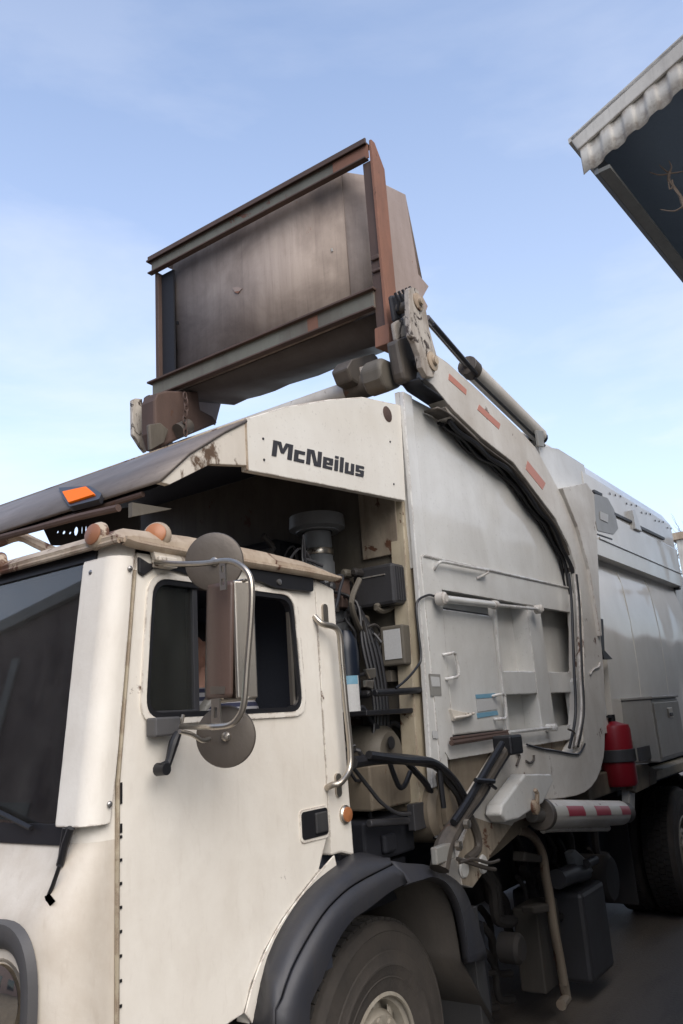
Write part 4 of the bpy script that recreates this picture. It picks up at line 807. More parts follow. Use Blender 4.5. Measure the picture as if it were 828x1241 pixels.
# fork cylinder along the arm
ca, cb, cc_ = Vector((2.268,-0.02,4.129)), Vector((2.791,-0.02,3.989)), Vector((3.909,-0.02,3.807))
g = G(); g.tube([cb, cc_], .060, 20); fc = part(g, 'fork_cylinder', 'arm')
g = G(); d_ = (cc_-cb).normalized(); g.tube([cb-d_*.03, cb+d_*.06], .068, 16); g.obj('cylinder_gland', 'armdark', fc, bevel=.006)
g = G(); g.tube([ca, cb], .024, 12); g.obj('cylinder_rod', 'steel', fc)
g = G(); off = Vector((0.0,-.04,-.055)); g.tube([ca+off, cb+off*1.1], .014, 8); g.tube([cb+Vector((0,-.03,-.085)), cc_+Vector((0,-.03,-.085))], .010, 8); g.obj('hydraulic_line', 'gasket', fc)
g = G(); g.tube([cc_-d_*.02, cc_+d_*.05], .05, 12); g.obj('cylinder_end', 'gasket', fc)
g = G(); g.prism([(3.681,-0.09,3.775),(3.822,-0.09,3.805),(3.794,-0.09,3.673),(3.685,-0.09,3.655)], (0,.02,0)); g.obj('cylinder_clevis', 'boxgrey', fc, bevel=.004)
g = G(); g.prism([(3.858,0.04,3.822),(4.003,0.04,3.823),(3.956,0.04,3.679),(3.833,0.04,3.744)], (0,.03,0)); g.obj('cylinder_clevis', 'boxgrey', fc, bevel=.004)
# far side arm, link and knuckle
for o in (arm, lk_): copy_part(o, (0,W-.14,0), TR)

# lift cylinder with red and white tape, and its bracket
ya = -.09
c1, c2 = Vector((2.905,-0.09,1.26)), Vector((4.281,-0.09,1.096))
g = G(); g.tube([c1,c2], .080, 28); lc = part(g, 'lift_cylinder', 'arm')
d_ = (c2-c1).normalized()
g = G(); g.tube([c1-d_*.02,c1+d_*.03], .087, 24); g.obj('cylinder_cap', 'armdark', lc, bevel=.006)
g = G(); g.tube([c2,c2+d_*.15], .07, 16); g.obj('cylinder_cap', 'armdark', lc, bevel=.006)
cl = (c2-c1).length
t0 = 0
for i, (a, b) in enumerate(((.16,.36),(.50,.70),(.86,1.0))):
    # tape patches on the outer quarter of the barrel
    g = G(); rows = []
    for u in (a,b):
        rows.append([c1+d_*(cl*u)+Vector((0,-math.cos(th)*.0815,math.sin(th)*.0815)) for th in [math.radians(x) for x in range(-8,38,6)]])
    g.loft(rows); g.obj('red_tape', 'redtape', lc, smooth=0)
for i, (a, b) in enumerate(((.02,.16),(.36,.50),(.70,.86))):
    g = G(); rows = []
    for u in (a,b): rows.append([c1+d_*(cl*u)+Vector((0,-math.cos(th)*.0812,math.sin(th)*.0812)) for th in [math.radians(x) for x in range(-8,38,6)]])
    g.loft(rows); g.obj('white_tape', 'whitetape', lc, smooth=0)
g = G(); g.tube([(2.979,-0.06,1.167),(3.095,-0.06,1.159),(3.644,-0.06,1.085),(4.084,-0.06,1.024)], .022, 8, smooth=3); g.obj('cylinder_pipe', 'arm', lc)
g = G(); g.tube([(2.771,-0.09,1.274), c1], .04, 12); g.obj('cylinder_rod', 'steel', lc)
br_ = [(2.595,-0.16,1.504),(2.958,-0.16,1.472),(2.983,-0.16,1.43),(2.793,-0.16,1.333),(2.439,-0.16,1.294),(2.297,-0.16,1.302),(2.24,-0.16,1.342),(2.271,-0.16,1.387)]
g = G(); g.prism(br_, (0,.09,0)); bk_ = part(g, 'cylinder_bracket', 'body', bevel=.012, seg=3)
q = (2.652,-0.16,1.329); g = G(); g.lathe([(.04,0),(.04,.02),(.02,.03),(.001,.03)], q, (0,-1,0), 14, caps=False); g.tube([Vector(q)+Vector((0,-.02,0)),Vector(q)+Vector((.0,-.03,.07)),Vector(q)+Vector((-.02,-.03,.09))], .012, 6); g.obj('pin', 'cabdirty', bk_)
g = G(); g.prism([(1.836,1.98,4.08),(1.917,1.98,4.124),(2.226,1.98,4.211),(2.244,1.98,4.076),(2.367,1.98,4.061),(2.421,1.98,4.023),(2.254,1.98,3.926),(2.079,1.98,3.826),(1.853,1.98,3.69),(1.811,1.98,3.798),(1.808,1.98,4.018)], (0,-.14,0)); fk = part(g, 'fork_knuckle', 'rustdark', bevel=.015)
g = G(); g.prism([(1.807,2.06,4.087),(1.834,2.06,4.106),(1.895,2.06,4.119),(1.905,2.06,3.976),(1.96,2.06,3.778),(1.923,2.06,3.727),(1.88,2.06,3.758),(1.81,2.06,3.832)], (0,.03,0)); g.obj('outer_plate', 'armworn', fk, bevel=.006)
g = G(); g.prism([(1.727,1.835,3.813),(1.833,1.835,3.854),(1.904,1.835,3.822),(1.863,1.835,3.721),(1.738,1.835,3.634)], (0,-.03,0)); g.obj('knuckle_plate', 'grime', fk, bevel=.01)
g = G(); g.tube([Vector((1.978,1.8,3.832)),Vector((2.08,1.8,3.898))], .05, 14); g.obj('knuckle_boss', 'armdark', fk)
g = G(); g.prism([(2.115,-0.062,1.351),(2.306,-0.062,1.296),(2.477,-0.062,1.266),(2.564,-0.062,1.246),(2.283,-0.063,1.152),(2.161,-0.062,1.078),(2.055,-0.062,1.042),(1.96,-0.063,1.071),(1.933,-0.062,1.186),(2.062,-0.062,1.305)], (0,.004,0)); g.obj('pivot_plate', 'dirtbrown2', arm)
# pivot end details
for px in ((1.976,-0.065,1.139), (2.176,-0.065,1.122)):
    g = G(); g.lathe([(.045,0),(.04,.008),(.001,.01)], px, (0,-1,0), 16, caps=False); g.obj('pivot_washer', 'body', arm)
g = G(); g.tube([(1.841,-0.11,1.203),(1.962,-0.11,1.166),(2.116,-0.11,1.117),(2.212,-0.11,1.094)], .010, 6, smooth=3); g.tube([(1.843,-0.12,1.187),(1.973,-0.12,1.182),(2.129,-0.12,1.138),(2.245,-0.12,1.13)], .008, 6, smooth=3); g.tube([(2.066,-0.08,1.352),(2.117,-0.08,1.274),(2.114,-0.08,1.203),(1.997,-0.08,1.176)], .02, 8, smooth=3); g.obj('grease_line', 'armdark', arm)
# black hose strut and hose bundles
g = G(); g.tube([(2.467,-0.13,1.663),(2.246,-0.13,1.551),(2.045,-0.13,1.449),(1.822,-0.13,1.35),(1.696,-0.13,1.281),(1.632,-0.13,1.197)], [.036,.034,.034,.038,.045,.045], 10, smooth=4); hs2 = part(g, 'hose_bundle', 'armdark')
g = G(); g.tube([(2.493,-0.15,1.654),(2.27,-0.15,1.549),(2.074,-0.15,1.446),(1.88,-0.15,1.377)], .016, 8, smooth=4); g.tube([(2.346,-0.16,1.676),(2.143,-0.16,1.572),(1.933,-0.16,1.461),(1.745,-0.16,1.372)], .018, 8, smooth=4); g.obj('hose', 'gasket', hs2)
g = G(); q = (2.467,-0.13,1.663); g.box((q[0]-.07,-.19,q[2]-.05),(q[0]+.08,-.08,q[2]+.05)); g.obj('hose_clamp', 'gasket', hs2, bevel=.012)
g = G(); q = (2.079,-0.17,1.517); g.tube([(1.964,-0.18,1.532),(2.158,-0.18,1.507)], .012, 6); g.tube([(2.112,-0.18,1.501),(2.173,-0.18,1.474)], .009, 6); g.obj('cable_tie', 'gasket', hs2)
for q in ((1.798,-0.19,1.36), (1.7,-0.19,1.284)):
    g = G(); g.lathe([(.022,0),(.02,.02),(.001,.024)], q, (0,-1,0), 8, caps=False); g.obj('bolt', 'chrome', hs2)
g = G(); q = (1.651,-0.15,1.263); g.box((q[0]-.10,-.17,q[2]-.035),(q[0]+.07,-.14,q[2]+.035)); g.obj('hose_clamp', 'boxgrey', hs2, bevel=.006)
for i, pts in enumerate(([(1.194,-0.02,1.677),(1.411,-0.02,1.676),(1.672,-0.02,1.65),(1.884,-0.02,1.61),(1.998,-0.02,1.528),(2.09,-0.02,1.452),(2.125,-0.02,1.363)], [(1.268,-0.05,1.701),(1.577,-0.05,1.657),(1.785,-0.05,1.635),(1.926,-0.05,1.576),(2.041,-0.05,1.493),(2.106,-0.05,1.414)], [(1.292,0.05,1.65),(1.399,0.05,1.56),(1.492,0.05,1.485),(1.613,0.05,1.427),(1.725,0.05,1.411)], [(1.582,0.05,1.653),(1.616,0.05,1.583),(1.653,0.05,1.534),(1.7,0.05,1.541),(1.756,0.05,1.593)], [(1.756,0.06,1.634),(1.82,0.06,1.588),(1.93,0.06,1.506),(2.008,0.06,1.377),(1.96,0.06,1.266)], [(1.875,-0.04,1.616),(1.879,-0.04,1.51),(1.885,-0.04,1.417)])):
    g = G(); g.tube(pts, (.024,.018,.009,.012,.016,.013)[i], 8, smooth=4); part(g, 'hose', 'gasket' if i != 2 else 'boxdark')

# --- machinery behind the cab
def mbox(fr_pts, y0, y1, name, mat, bev=.01, label=None):
    xs = [p[0] for p in fr_pts]; zs = [p[2] for p in fr_pts]
    g = G(); g.box((min(xs),y0,min(zs)),(max(xs),y1,max(zs))); return part(g, name, mat, bevel=bev, label=label)
q = [(1.85,0.364,2.621),(1.85,0.107,2.406)]
g = G(); g.box((1.85,min(q[0][1],q[1][1]),q[1][2]),(1.99,max(q[0][1],q[1][1]),q[0][2])); cb_ = part(g, 'control_box', 'boxdark', bevel=.018, label='dark ribbed control box behind the cab')
for i in range(5): g = G(); yy = min(q[0][1],q[1][1])+.0; g.box((1.87+i*.022,yy-.008,q[1][2]+.02),(1.88+i*.022,yy,q[0][2]-.02)); g.obj('cooling_fin', 'boxdark', cb_)
g = G(); zc_ = q[0][2]-.06; g.box((1.845,min(q[0][1],q[1][1])+.05,zc_),(1.85,max(q[0][1],q[1][1])-.05,zc_+.006)); g.obj('box_ridge', 'boxgrey', cb_)
q = [(1.87,0.232,2.3),(1.87,0.093,2.098)]
g = G(); g.box((1.87,min(q[0][1],q[1][1]),q[1][2]),(1.97,max(q[0][1],q[1][1]),q[0][2])); cb2 = part(g, 'valve_box', 'grime', bevel=.01)
q = [(1.866,0.209,2.279),(1.866,0.109,2.13)]
g = G(); g.box((1.866,min(q[0][1],q[1][1]),q[1][2]),(1.87,max(q[0][1],q[1][1]),q[0][2])); g.obj('label_plate', 'sticker', cb2)
q = [(1.8,0.335,2.371),(1.8,0.282,2.217)]; g = G(); g.box((1.8,q[1][1],q[1][2]),(1.88,q[0][1],q[0][2])); part(g, 'filter_housing', 'grime', bevel=.02)
cy_ = Vector((1.585,0.2,2.087)); g = G(); ct = Vector((1.594,0.2,2.201)); cbm = Vector((1.574,0.2,1.964))
g.lathe([(.001,.055),(.03,.05),(.058,.0),(.062,-.05),(.062,-(ct.z-cbm.z)-.02),(.04,-(ct.z-cbm.z)-.05)], (ct.x,.26,ct.z+.02), (0,0,1), 24, caps=False); can = part(g, 'blue_canister', 'bluecan')
g = G(); rows = []
for z in (ct.z-.17+.02, ct.z-.34+.02): rows.append([Vector((ct.x-.0635*math.cos(t),.26-.0635*math.sin(t),z)) for t in [math.radians(a) for a in range(0,91,10)]])
g.loft(rows); g.obj('label_plate', 'sticker', can); g = G(); rows = [[Vector((ct.x-.0638*math.cos(t),.26-.0638*math.sin(t),z)) for t in [math.radians(a) for a in range(5,86,10)]] for z in (ct.z-.19,ct.z-.15)]; g.loft(rows); g.obj('label_stripe', 'blue', can)
for pts in ([(1.611,0.16,2.078),(1.7,0.16,2.085),(1.694,0.16,2.039),(1.646,0.16,2.033)], [(1.604,0.16,2.025),(1.679,0.16,2.028),(1.66,0.16,1.982),(1.604,0.16,1.994)]):
    g = G(); g.prism(pts, (0,.02,0)); part(g, 'bracket', 'chrome', bevel=.004)
# bulkhead, radiator grille, shelves
g = G(); g.box((1.99,.18,1.3),(2.02,2.2,3.35)); part(g, 'bulkhead', 'grime')
q = [(1.97,0.364,2.931),(1.97,0.131,2.687)]; g = G(); g.box((1.965,q[1][1],q[1][2]),(1.99,q[0][1],q[0][2]+.15)); part(g, 'bulkhead_panel', 'dirtbrown2', bevel=.004)
g = G(); g.box((1.7,.75,2.35),(1.95,1.7,2.85)); rd_ = part(g, 'oil_cooler', 'dark', bevel=.03)
for i in range(12): g = G(); g.box((1.69,.8,2.40+i*.035),(1.70,1.65,2.41+i*.035)); g.obj('cooler_fin', 'boxdark', rd_)
g = G(); g.box((1.5,.10,1.86),(2.05,.7,1.885)); g.tube([(1.546,0.08,1.961),(1.966,0.08,1.968)], .018, 8); part(g, 'shelf', 'gasket', bevel=.006)
tk = (1.715,0.1,1.832)
g = G(); g.lathe([(.001,.0),(.10,.0),(.13,.03),(.14,.08),(.14,.7),(.12,.73)], (1.78,.16,1.68), (0,1,0), 24, caps=False); part(g, 'hydraulic_tank', 'grime')
g = G(); g.box((1.55,.14,1.44),(1.93,.6,1.64)); bb_ = part(g, 'valve_block', 'dirtbrown', bevel=.01)
g = G(); q = (1.748,0.14,1.729); g.lathe([(.03,0),(.03,.006),(.001,.006)], q, (0,-1,0), 16, caps=False); g.obj('port', 'gasket', bb_)
g = G(); q = (2.032,0.14,1.749); g.lathe([(.014,0),(.012,.01),(.001,.012)], q, (0,-1,0), 8, caps=False); g.obj('bolt', 'boxgrey', bb_)
g = G(); g.box((1.5,.16,1.22),(1.93,.55,1.40)); g.box((1.45,.2,1.02),(1.9,.55,1.2)); g.box((1.62,.13,1.25),(1.72,.16,1.33)); g.box((1.2,.3,1.0),(1.9,1.6,1.4)); part(g, 'transmission_cover', 'dark', bevel=.012)
rp_ = [(1.957,0.08,1.57),(2.027,0.08,1.557),(2.037,0.08,1.446),(2.06,0.08,1.322),(1.982,0.08,1.327),(1.973,0.08,1.441)]
g = G(); g.prism([(p[0],.0,p[2]) for p in rp_], (0,.03,0)); part(g, 'rusty_bracket', 'dirtbrown', bevel=.004)
g = G(); g.lathe([(.001,0),(.12,.0),(.15,.03),(.155,.10),(.155,.4)], (2.049,0.03,1.39), (0,1,0), 28, caps=False); part(g, 'air_tank', 'dirtbrown')
g = G(); q = (1.819,0.08,1.392); g.box((q[0]-.01,.08,q[2]-.07),(q[0]+.13,.12,q[2]+.05)); g.tube([(1.453,0.1,1.404),(1.778,0.1,1.372)], .018, 8); part(g, 'mounting_bracket', 'boxdark', bevel=.006)
for i in range(60):
    a = Vector((random.uniform(1.22,1.95),random.uniform(.16,.5),random.uniform(1.25,2.6))); P_ = [a]
    for k in range(4): P_.append(P_[-1]+Vector((random.uniform(-.12,.12),random.uniform(-.03,.06),random.uniform(-.16,.10))))
    for p in P_: p.x = min(1.96,max(1.24,p.x)); p.y = max(.13,p.y)
    g = G(); g.tube(P_, random.choice((.006,.008,.011,.015)), 7, smooth=4); part(g, 'hose', random.choice(('gasket','chassis','boxdark','dark','grime')))
for i in range(34):
    a = Vector((random.uniform(1.35,1.85),random.uniform(.28,.5),random.uniform(1.25,2.6))); s2 = random.uniform(.012,.03)
    g = G(); g.lathe([(.001,.02),(s2*.6,.02),(s2,.01),(s2,-.05),(.001,-.05)], a, random.choice(((0,-1,0),(-1,0,0),(0,0,1))), 10, caps=False); part(g, 'fitting', random.choice(('boxdark','grime','chassis')), bevel=.002)
for i in range(26):
    x = random.uniform(1.40,1.88); y = random.uniform(.34,.60); z = random.uniform(1.25,2.55); a_, b_, c__ = random.uniform(.02,.06), random.uniform(.02,.05), random.uniform(.02,.09)
    g = G(); g.box((x-a_,y-b_,z-c__),(x+a_,y+b_,z+c__)); part(g, 'bracket', random.choice(('boxdark','grime','chassis','rustdark','grime2')), bevel=.005)
g = G(); g.box((1.90,.20,2.02),(1.97,.60,2.08)); part(g, 'frame_rail', 'grime', bevel=.004)
for i in range(5):
    g = G(); g.tube([(1.68+i*.05,.40+.03*i,2.50),(1.72+i*.03,.26+.02*i,2.42),(1.70+i*.035,.23,2.2),(1.72+i*.03,.2,1.9),(1.66+i*.04,.22,1.6)], .009, 7, smooth=5); part(g, 'hose', 'gasket')
# air intake mushroom
ic = Vector((1.815,0.55,2.872))
g = G(); g.lathe([(.001,.075),(.15,.07),(.155,.0),(.12,-.012),(.12,-.02),(.085,-.02)], ic, (0,0,1), 32, caps=False); im = part(g, 'air_intake', 'intake')
g = G(); g.lathe([(.075,0),(.078,-.16),(.085,-.17),(.085,-.30)], ic+Vector((0,0,-.02)), (0,0,1), 24); g.lathe([(.10,-.30),(.14,-.4),(.14,-.75)], ic, (0,0,1), 24); g.obj('intake_pipe', 'intake', im)
g = G(); g.lathe([(.082,-.115),(.084,-.12),(.084,-.145),(.082,-.15)], ic, (0,0,1), 24, caps=False); g.obj('band_clamp', 'chrome', im)

# --- pipes and brackets between canopy and cab
g = G(); g.tube([(0.16,0.924,2.655),(0.16,0.708,2.648),(0.16,0.412,2.64),(0.16,0.194,2.628)], .014, 8); part(g, 'front_pipe', 'rustdark')
g = G(); g.tube([(0.2,0.987,2.651),(0.2,0.853,2.653),(0.2,0.744,2.607),(0.2,0.599,2.539)], .020, 8, smooth=3); part(g, 'front_pipe', 'cabdirty')
pl_ = [(0.4,1.0,2.763),(0.4,0.713,2.741),(0.4,0.362,2.719),(0.4,0.362,2.606),(0.4,0.471,2.611),(0.4,0.753,2.626),(0.4,0.927,2.657)]
def oval(c, ry, rz, n=10): return [(c[0],c[1]+ry*math.cos(2*PI*i/n),c[2]+rz*math.sin(2*PI*i/n)) for i in range(n)]
hol = [oval(c, a, b) for c, a, b in (((0.4,0.885,2.708),.009,.006),((0.4,0.842,2.698),.012,.008),((0.4,0.8,2.688),.010,.006),((0.4,0.76,2.688),.016,.020),((0.4,0.721,2.685),.006,.022),((0.4,0.695,2.682),.007,.020),((0.4,0.669,2.675),.007,.014))]
g = G(); g.prism(pl_, (.006,0,0), hol); part(g, 'canopy_hanger', 'chassis')
g = G(); g.prism([(0.142,0.1,2.625),(0.326,0.1,2.634),(0.142,0.1,2.574)], (0,.02,0)); part(g, 'hanger_bracket', 'grime')

# --- near side low parts: steps, tanks, box, extinguisher
lp_ = [(2.931,0.08,1.178),(3.084,0.08,1.135),(3.197,0.08,1.069),(3.259,0.08,0.981),(3.266,0.08,0.86),(3.286,0.08,0.744),(3.295,0.08,0.576),(3.326,0.08,0.405),(3.344,0.08,0.266)]
g = G(); g.tube(lp_, .042, 12, smooth=4, flat=.6); g.tube([lp_[-1],(3.354,0.08,0.183),(3.221,0.06,0.189)], .03, 10); part(g, 'curved_pipe', 'pipe', label='pale rust-streaked curved pipe behind the front wheel')
for pts in ([(2.972,0.06,1.049),(3.212,0.06,0.99),(3.206,0.06,0.949),(2.949,0.06,0.999)], [(2.987,0.06,0.752),(3.227,0.06,0.723),(3.222,0.06,0.676),(3.011,0.06,0.71)]): g = G(); g.prism(pts, (0,.08,0)); part(g, 'pipe_bracket', 'grime2', bevel=.01)
q = [(3.262,0.16,0.674),(3.597,0.16,0.216)]
g = G(); g.box((q[0][0],.16,q[1][2]),(q[1][0],.32,q[0][2])); part(g, 'side_plate', 'grime2', bevel=.01)
q = [(3.819,0.08,0.638),(4.166,0.08,0.218)]; q2 = [(3.362,0.08,0.729),(3.822,0.08,0.645),(4.33,0.08,0.618)]
g = G(); g.prism([(q[0][0],.08,.12),(q[1][0]+.1,.08,.12),(q[1][0]+.1,.08,.66),(q[0][0],.08,.66)], (0,.50,0)); ft = part(g, 'fluid_tank', 'boxdark', bevel=.03, label='dark grey angular fluid tank below the lift cylinder')
g = G(); g.prism([(3.847,0.12,0.9),(3.922,0.12,0.907),(4.138,0.12,0.796),(4.21,0.12,0.719),(4.002,0.12,0.74),(3.879,0.12,0.824)], (0,.06,0)); part(g, 'hinged_flap', 'intake', bevel=.01)
g = G(); g.tube([(4.02,0.1,0.801),(4.201,0.1,0.799)], .03, 12); g.tube([(3.606,0.15,0.78),(3.852,0.15,0.766),(4.088,0.15,0.739)], .06, 12); g.obj('filler_neck', 'boxdark', ft)
g = G(); g.lathe([(.001,.02),(.14,.02),(.16,.0),(.16,-.4)], (q[1][0]+.35,.12,.62), (0,-1,0), 24, caps=False); part(g, 'air_reservoir', 'chassis')
for i in range(30):
    a = Vector((random.uniform(2.3,4.6),random.uniform(.2,.6),random.uniform(.5,1.1))); P_ = [a, a+Vector((.1,0,-.1)), a+Vector((.15,.02,-.28)), a+Vector((.3,.0,-.33))]
    g = G(); g.tube(P_, random.choice((.015,.022,.03)), 7, smooth=4); part(g, 'hose', 'chassis')
q = (2.872,0.12,0.56); g = G(); g.lathe([(.001,.02),(.06,.02),(.08,0),(.08,-.1)], q, (0,-1,0), 20, caps=False); part(g, 'brake_chamber', 'chassis')
g = G(); g.box((2.15,.2,.3),(2.65,.6,.75)); part(g, 'battery_box', 'dark', bevel=.02)
# shelf strip under body and its rusty bracket
sh = [(5.06,0.0,1.351),(6.636,0.0,1.257),(6.574,0.0,1.171),(5.653,0.0,1.16),(4.952,0.0,1.154)]
g = G(); g.box((4.95,-.06,1.20),(8.1,.12,1.27)); part(g, 'side_rail', 'beige', bevel=.006)
g = G(); g.prism([(4.824,-0.07,1.365),(5.197,-0.07,1.348),(5.456,-0.07,1.277),(5.398,-0.07,1.184),(4.815,-0.07,1.169),(4.731,-0.07,1.196)], (0,.05,0)); part(g, 'rail_bracket', 'dirtbrown', bevel=.006)
g = G(); g.box((4.2,.08,1.18),(5.0,.5,1.34)); part(g, 'lower_rail', 'grime', bevel=.01)
pv = [(4.914,-0.04,1.55),(5.046,-0.04,1.543),(4.912,-0.04,1.214),(4.776,-0.04,1.003),(4.673,-0.04,1.016),(4.756,-0.04,1.229)]
g = G(); g.prism(pv, (0,.06,0)); part(g, 'hanger_strap', 'boxgrey', bevel=.006)
# black panel filling the dark slot behind the arm
g = G(); g.prism([(4.559,-0.06,2.474),(4.668,-0.06,2.475),(4.588,-0.06,2.232),(4.761,-0.06,2.167),(4.539,-0.06,2.162),(4.516,-0.06,2.256)], (0,.05,0)); part(g, 'black_slot_panel', 'gasket', bevel=.004)
# fire extinguisher
e1 = [(4.782,0.05,1.73),(5.147,0.05,1.717),(4.559,0.05,1.289),(5.014,0.05,1.245)]
ex = (e1[0][0]+e1[1][0])/2-.2; er = .125
EX = thing('fire_extinguisher', (ex,.02,1.2), 'red fire extinguisher strapped upright beside the grey toolbox', 'fire extinguisher')
ez0, ez1 = e1[2][2]-.06, e1[0][2]-.06
g = G(); g.lathe([(.001,ez0-1.5),(er*.9,ez0-1.5),(er,ez0-1.48),(er,ez1-1.53),(er*.93,ez1-1.50),(er*.5,ez1-1.485),(.03,ez1-1.47)], (ex,.02,1.5), (0,0,1), 28, caps=False); g.obj('cylinder', 'red', EX)
g = G(); g.lathe([(.028,0),(.028,.06),(.001,.06)], (ex,.02,ez1+.02), (0,0,1), 14, caps=False); g.box((ex-.09,.005,ez1+.06),(ex+.02,.035,ez1+.075)); g.obj('valve', 'gasket', EX)
g = G(); zc = (ez0+ez1)/2; g.lathe([(er+.002,-.045),(er+.012,-.045),(er+.012,.045),(er+.002,.045)], (ex,.02,zc), (0,0,1), 28, caps=False); g.box((ex-.02,-.03-er,zc-.05),(ex+er+.25,-.015-er,zc+.05)); part(g, 'extinguisher_bracket', 'boxdark', bevel=.004)
# grey toolbox
tb = [(4.85,-0.12,1.858),(5.427,-0.12,1.847),(6.3,-0.12,1.836),(6.1,-0.12,1.386),(5.37,-0.12,1.384),(4.756,-0.12,1.391)]
bq = [(5.196,-0.02,1.859),(5.051,-0.22,1.847),(5.877,-0.22,1.836),(4.956,-0.22,1.367)]
bx_0, bx_1 = bq[1][0], bq[2][0]; bz0, bz1 = bq[3][2], bq[1][2]
g = G(); g.box((bx_0,-.22,bz0),(bx_1,.10,bz1)); tbx = part(g, 'toolbox', 'boxgrey', bevel=.012, label='grey steel toolbox on the side of the body')
g = G(); g.box((bx_0+.02,-.232,bz0+.03),(bx_1-.02,-.221,bz1-.03)); g.obj('toolbox_door', 'boxgrey', tbx, bevel=.006)
g = G(); xm = (bx_0+bx_1)/2+.05; g.box((xm-.07,-.24,bz1-.16),(xm+.07,-.231,bz1-.08)); g.obj('latch', 'chrome', tbx, bevel=.006)
g = G(); g.box((xm-.04,-.248,bz1-.15),(xm+.04,-.239,bz1-.12)); g.obj('latch_grip', 'boxdark', tbx, bevel=.004)
g = G(); g.box((bx_0-.01,-.235,bz1+.0),(bx_1+.01,.1,bz1+.02)); g.obj('toolbox_lid', 'boxgrey', tbx, bevel=.005)

# ------------------------------------------------------------------ the dumpster
DU = thing('dumpster', (2.3,1.15,4.2), 'rusty brown steel dumpster held in the air on the truck arms', 'dumpster')
fx = 2.05
def dpart(g, name, mat, **k): return g.obj(name, mat, DU, **k)
# container body
zt4, zb4 = 5.20, 4.24
P0 = {}
ny, fy = .42, 1.98
ctop_n, cbot_n = (2.14,ny,5.29), (2.14,ny,4.22)
ctop_f, cbot_f = (2.14,fy,5.29), (2.14,fy,4.22)
sR = [(2.247,0.2,5.179),(2.651,0.2,5.316),(2.726,0.2,4.736),(2.861,0.2,4.704),(2.758,0.2,4.579),(2.817,0.2,4.533),(2.709,0.2,4.376)]
lowf = (2.62,1.859,4.23); lown = (2.62,0.573,4.271)
fz = lowf[2]; nz_ = lown[2]
g = G()
front = [ctop_n, cbot_n, cbot_f, ctop_f]
g.add([ctop_n,cbot_n,cbot_f,ctop_f], [(0,1,2,3)])
dpan = dpart(g, 'front_panel', 'panelbin', thick=.02, label='streaked brown steel panel facing the camera')
g = G(); g.add([ctop_n,cbot_n,(2.30,.24,4.18),(2.32,.24,5.26)], [(0,1,2,3)]); dpart(g, 'corner_panel', 'panelbin', thick=.01)
backn = [(sR[1][0],.22,sR[1][2]),(sR[2][0],.22,sR[2][2]),(sR[3][0],.22,sR[3][2]),(sR[4][0],.22,sR[4][2]),(sR[5][0],.22,sR[5][2]),(sR[6][0],.22,sR[6][2])]
side = [(2.31,.24,4.18),(2.31,.22,5.22)]+backn+[(2.62,.24,4.12)]
g = G(); g.prism([(p[0],.24,p[2]) for p in side], (0,.012,0)); dpart(g, 'side_panel', 'binside')
g = G(); g.prism([(p[0],2.06,p[2]) for p in side], (0,.012,0)); dpart(g, 'side_panel', 'binside')
# floor, sagging, seen from below
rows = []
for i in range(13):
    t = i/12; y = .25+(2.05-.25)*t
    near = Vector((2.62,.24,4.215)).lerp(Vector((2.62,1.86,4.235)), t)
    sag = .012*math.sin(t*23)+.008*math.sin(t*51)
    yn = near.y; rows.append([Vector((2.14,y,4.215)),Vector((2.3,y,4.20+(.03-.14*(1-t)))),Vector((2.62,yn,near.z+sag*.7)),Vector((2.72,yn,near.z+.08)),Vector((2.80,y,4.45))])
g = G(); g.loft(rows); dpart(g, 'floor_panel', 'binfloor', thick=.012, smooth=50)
g = G(); g.add([(2.14,.42,5.27),(2.14,2.05,5.27),(sR[1][0],2.05,sR[1][2]),(sR[1][0],.24,sR[1][2]),(2.31,.24,5.22)], [(0,1,2,3,4)]); g.add([(sR[1][0],.24,sR[1][2]),(sR[1][0],2.05,sR[1][2]),(sR[2][0]+.05,2.05,4.7),(sR[2][0]+.05,.24,4.7)], [(0,1,2,3)]); dpart(g, 'lid_panel', 'binside', thick=.012)
for pts, mt_ in (([(2.128,1.388,4.824),(2.128,1.345,4.816),(2.128,1.297,4.785),(2.128,1.326,4.773),(2.128,1.368,4.784)],'binside'), ([(2.128,0.535,4.77),(2.128,0.523,4.767),(2.128,0.519,4.744),(2.128,0.531,4.746)],'whitetape'), ([(2.128,1.952,4.772),(2.128,1.928,4.763),(2.128,1.928,4.739),(2.128,1.952,4.747)],'gasket'), ([(2.126,1.374,4.788),(2.126,1.317,4.772),(2.126,1.339,4.76)],'rust')):  # the white one is a painted light hole in the panel
    g = G(); g.prism(pts, (-.003,0,0)); dpart(g, 'dent_and_hole_mark', mt_)
# beams
def chan(z0, z1, near_y, far_y, label):
    g = G(); g.box((fx,near_y,z0),(fx+.012,far_y,z1)); b_ = dpart(g, 'beam', 'beam', bevel=.002, label=label)
    g = G(); g.box((fx-.028,near_y-.012,z1-.012),(fx+.05,far_y+.03,z1+.002)); g.obj('top_flange', 'rustdark', b_, bevel=.002)
    g = G(); g.box((fx-.024,near_y,z0-.004),(fx+.02,far_y+.02,z0+.007)); g.obj('bottom_flange', 'rustdark', b_, bevel=.002)
    return b_
tb_ = chan(5.205, 5.312, .165, 2.13, 'upper green grey steel beam across the dumpster front')
g = G(); g.box((fx-.022,.155,5.300),(fx-.008,2.15,5.343)); g.obj('beam_edge', 'rustdark', tb_, bevel=.003)
g = G(); g.box((fx-.006,.15,5.205),(fx+.002,.42,5.30)); g.obj('rust_patch', 'rust', tb_)
bb2 = chan(4.192, 4.318, .20, 2.13, 'lower green grey steel beam across the dumpster front')
g = G(); g.box((fx-.003,.62,4.20),(fx+.001,.70,4.30)); g.obj('rust_patch', 'rust', bb2)
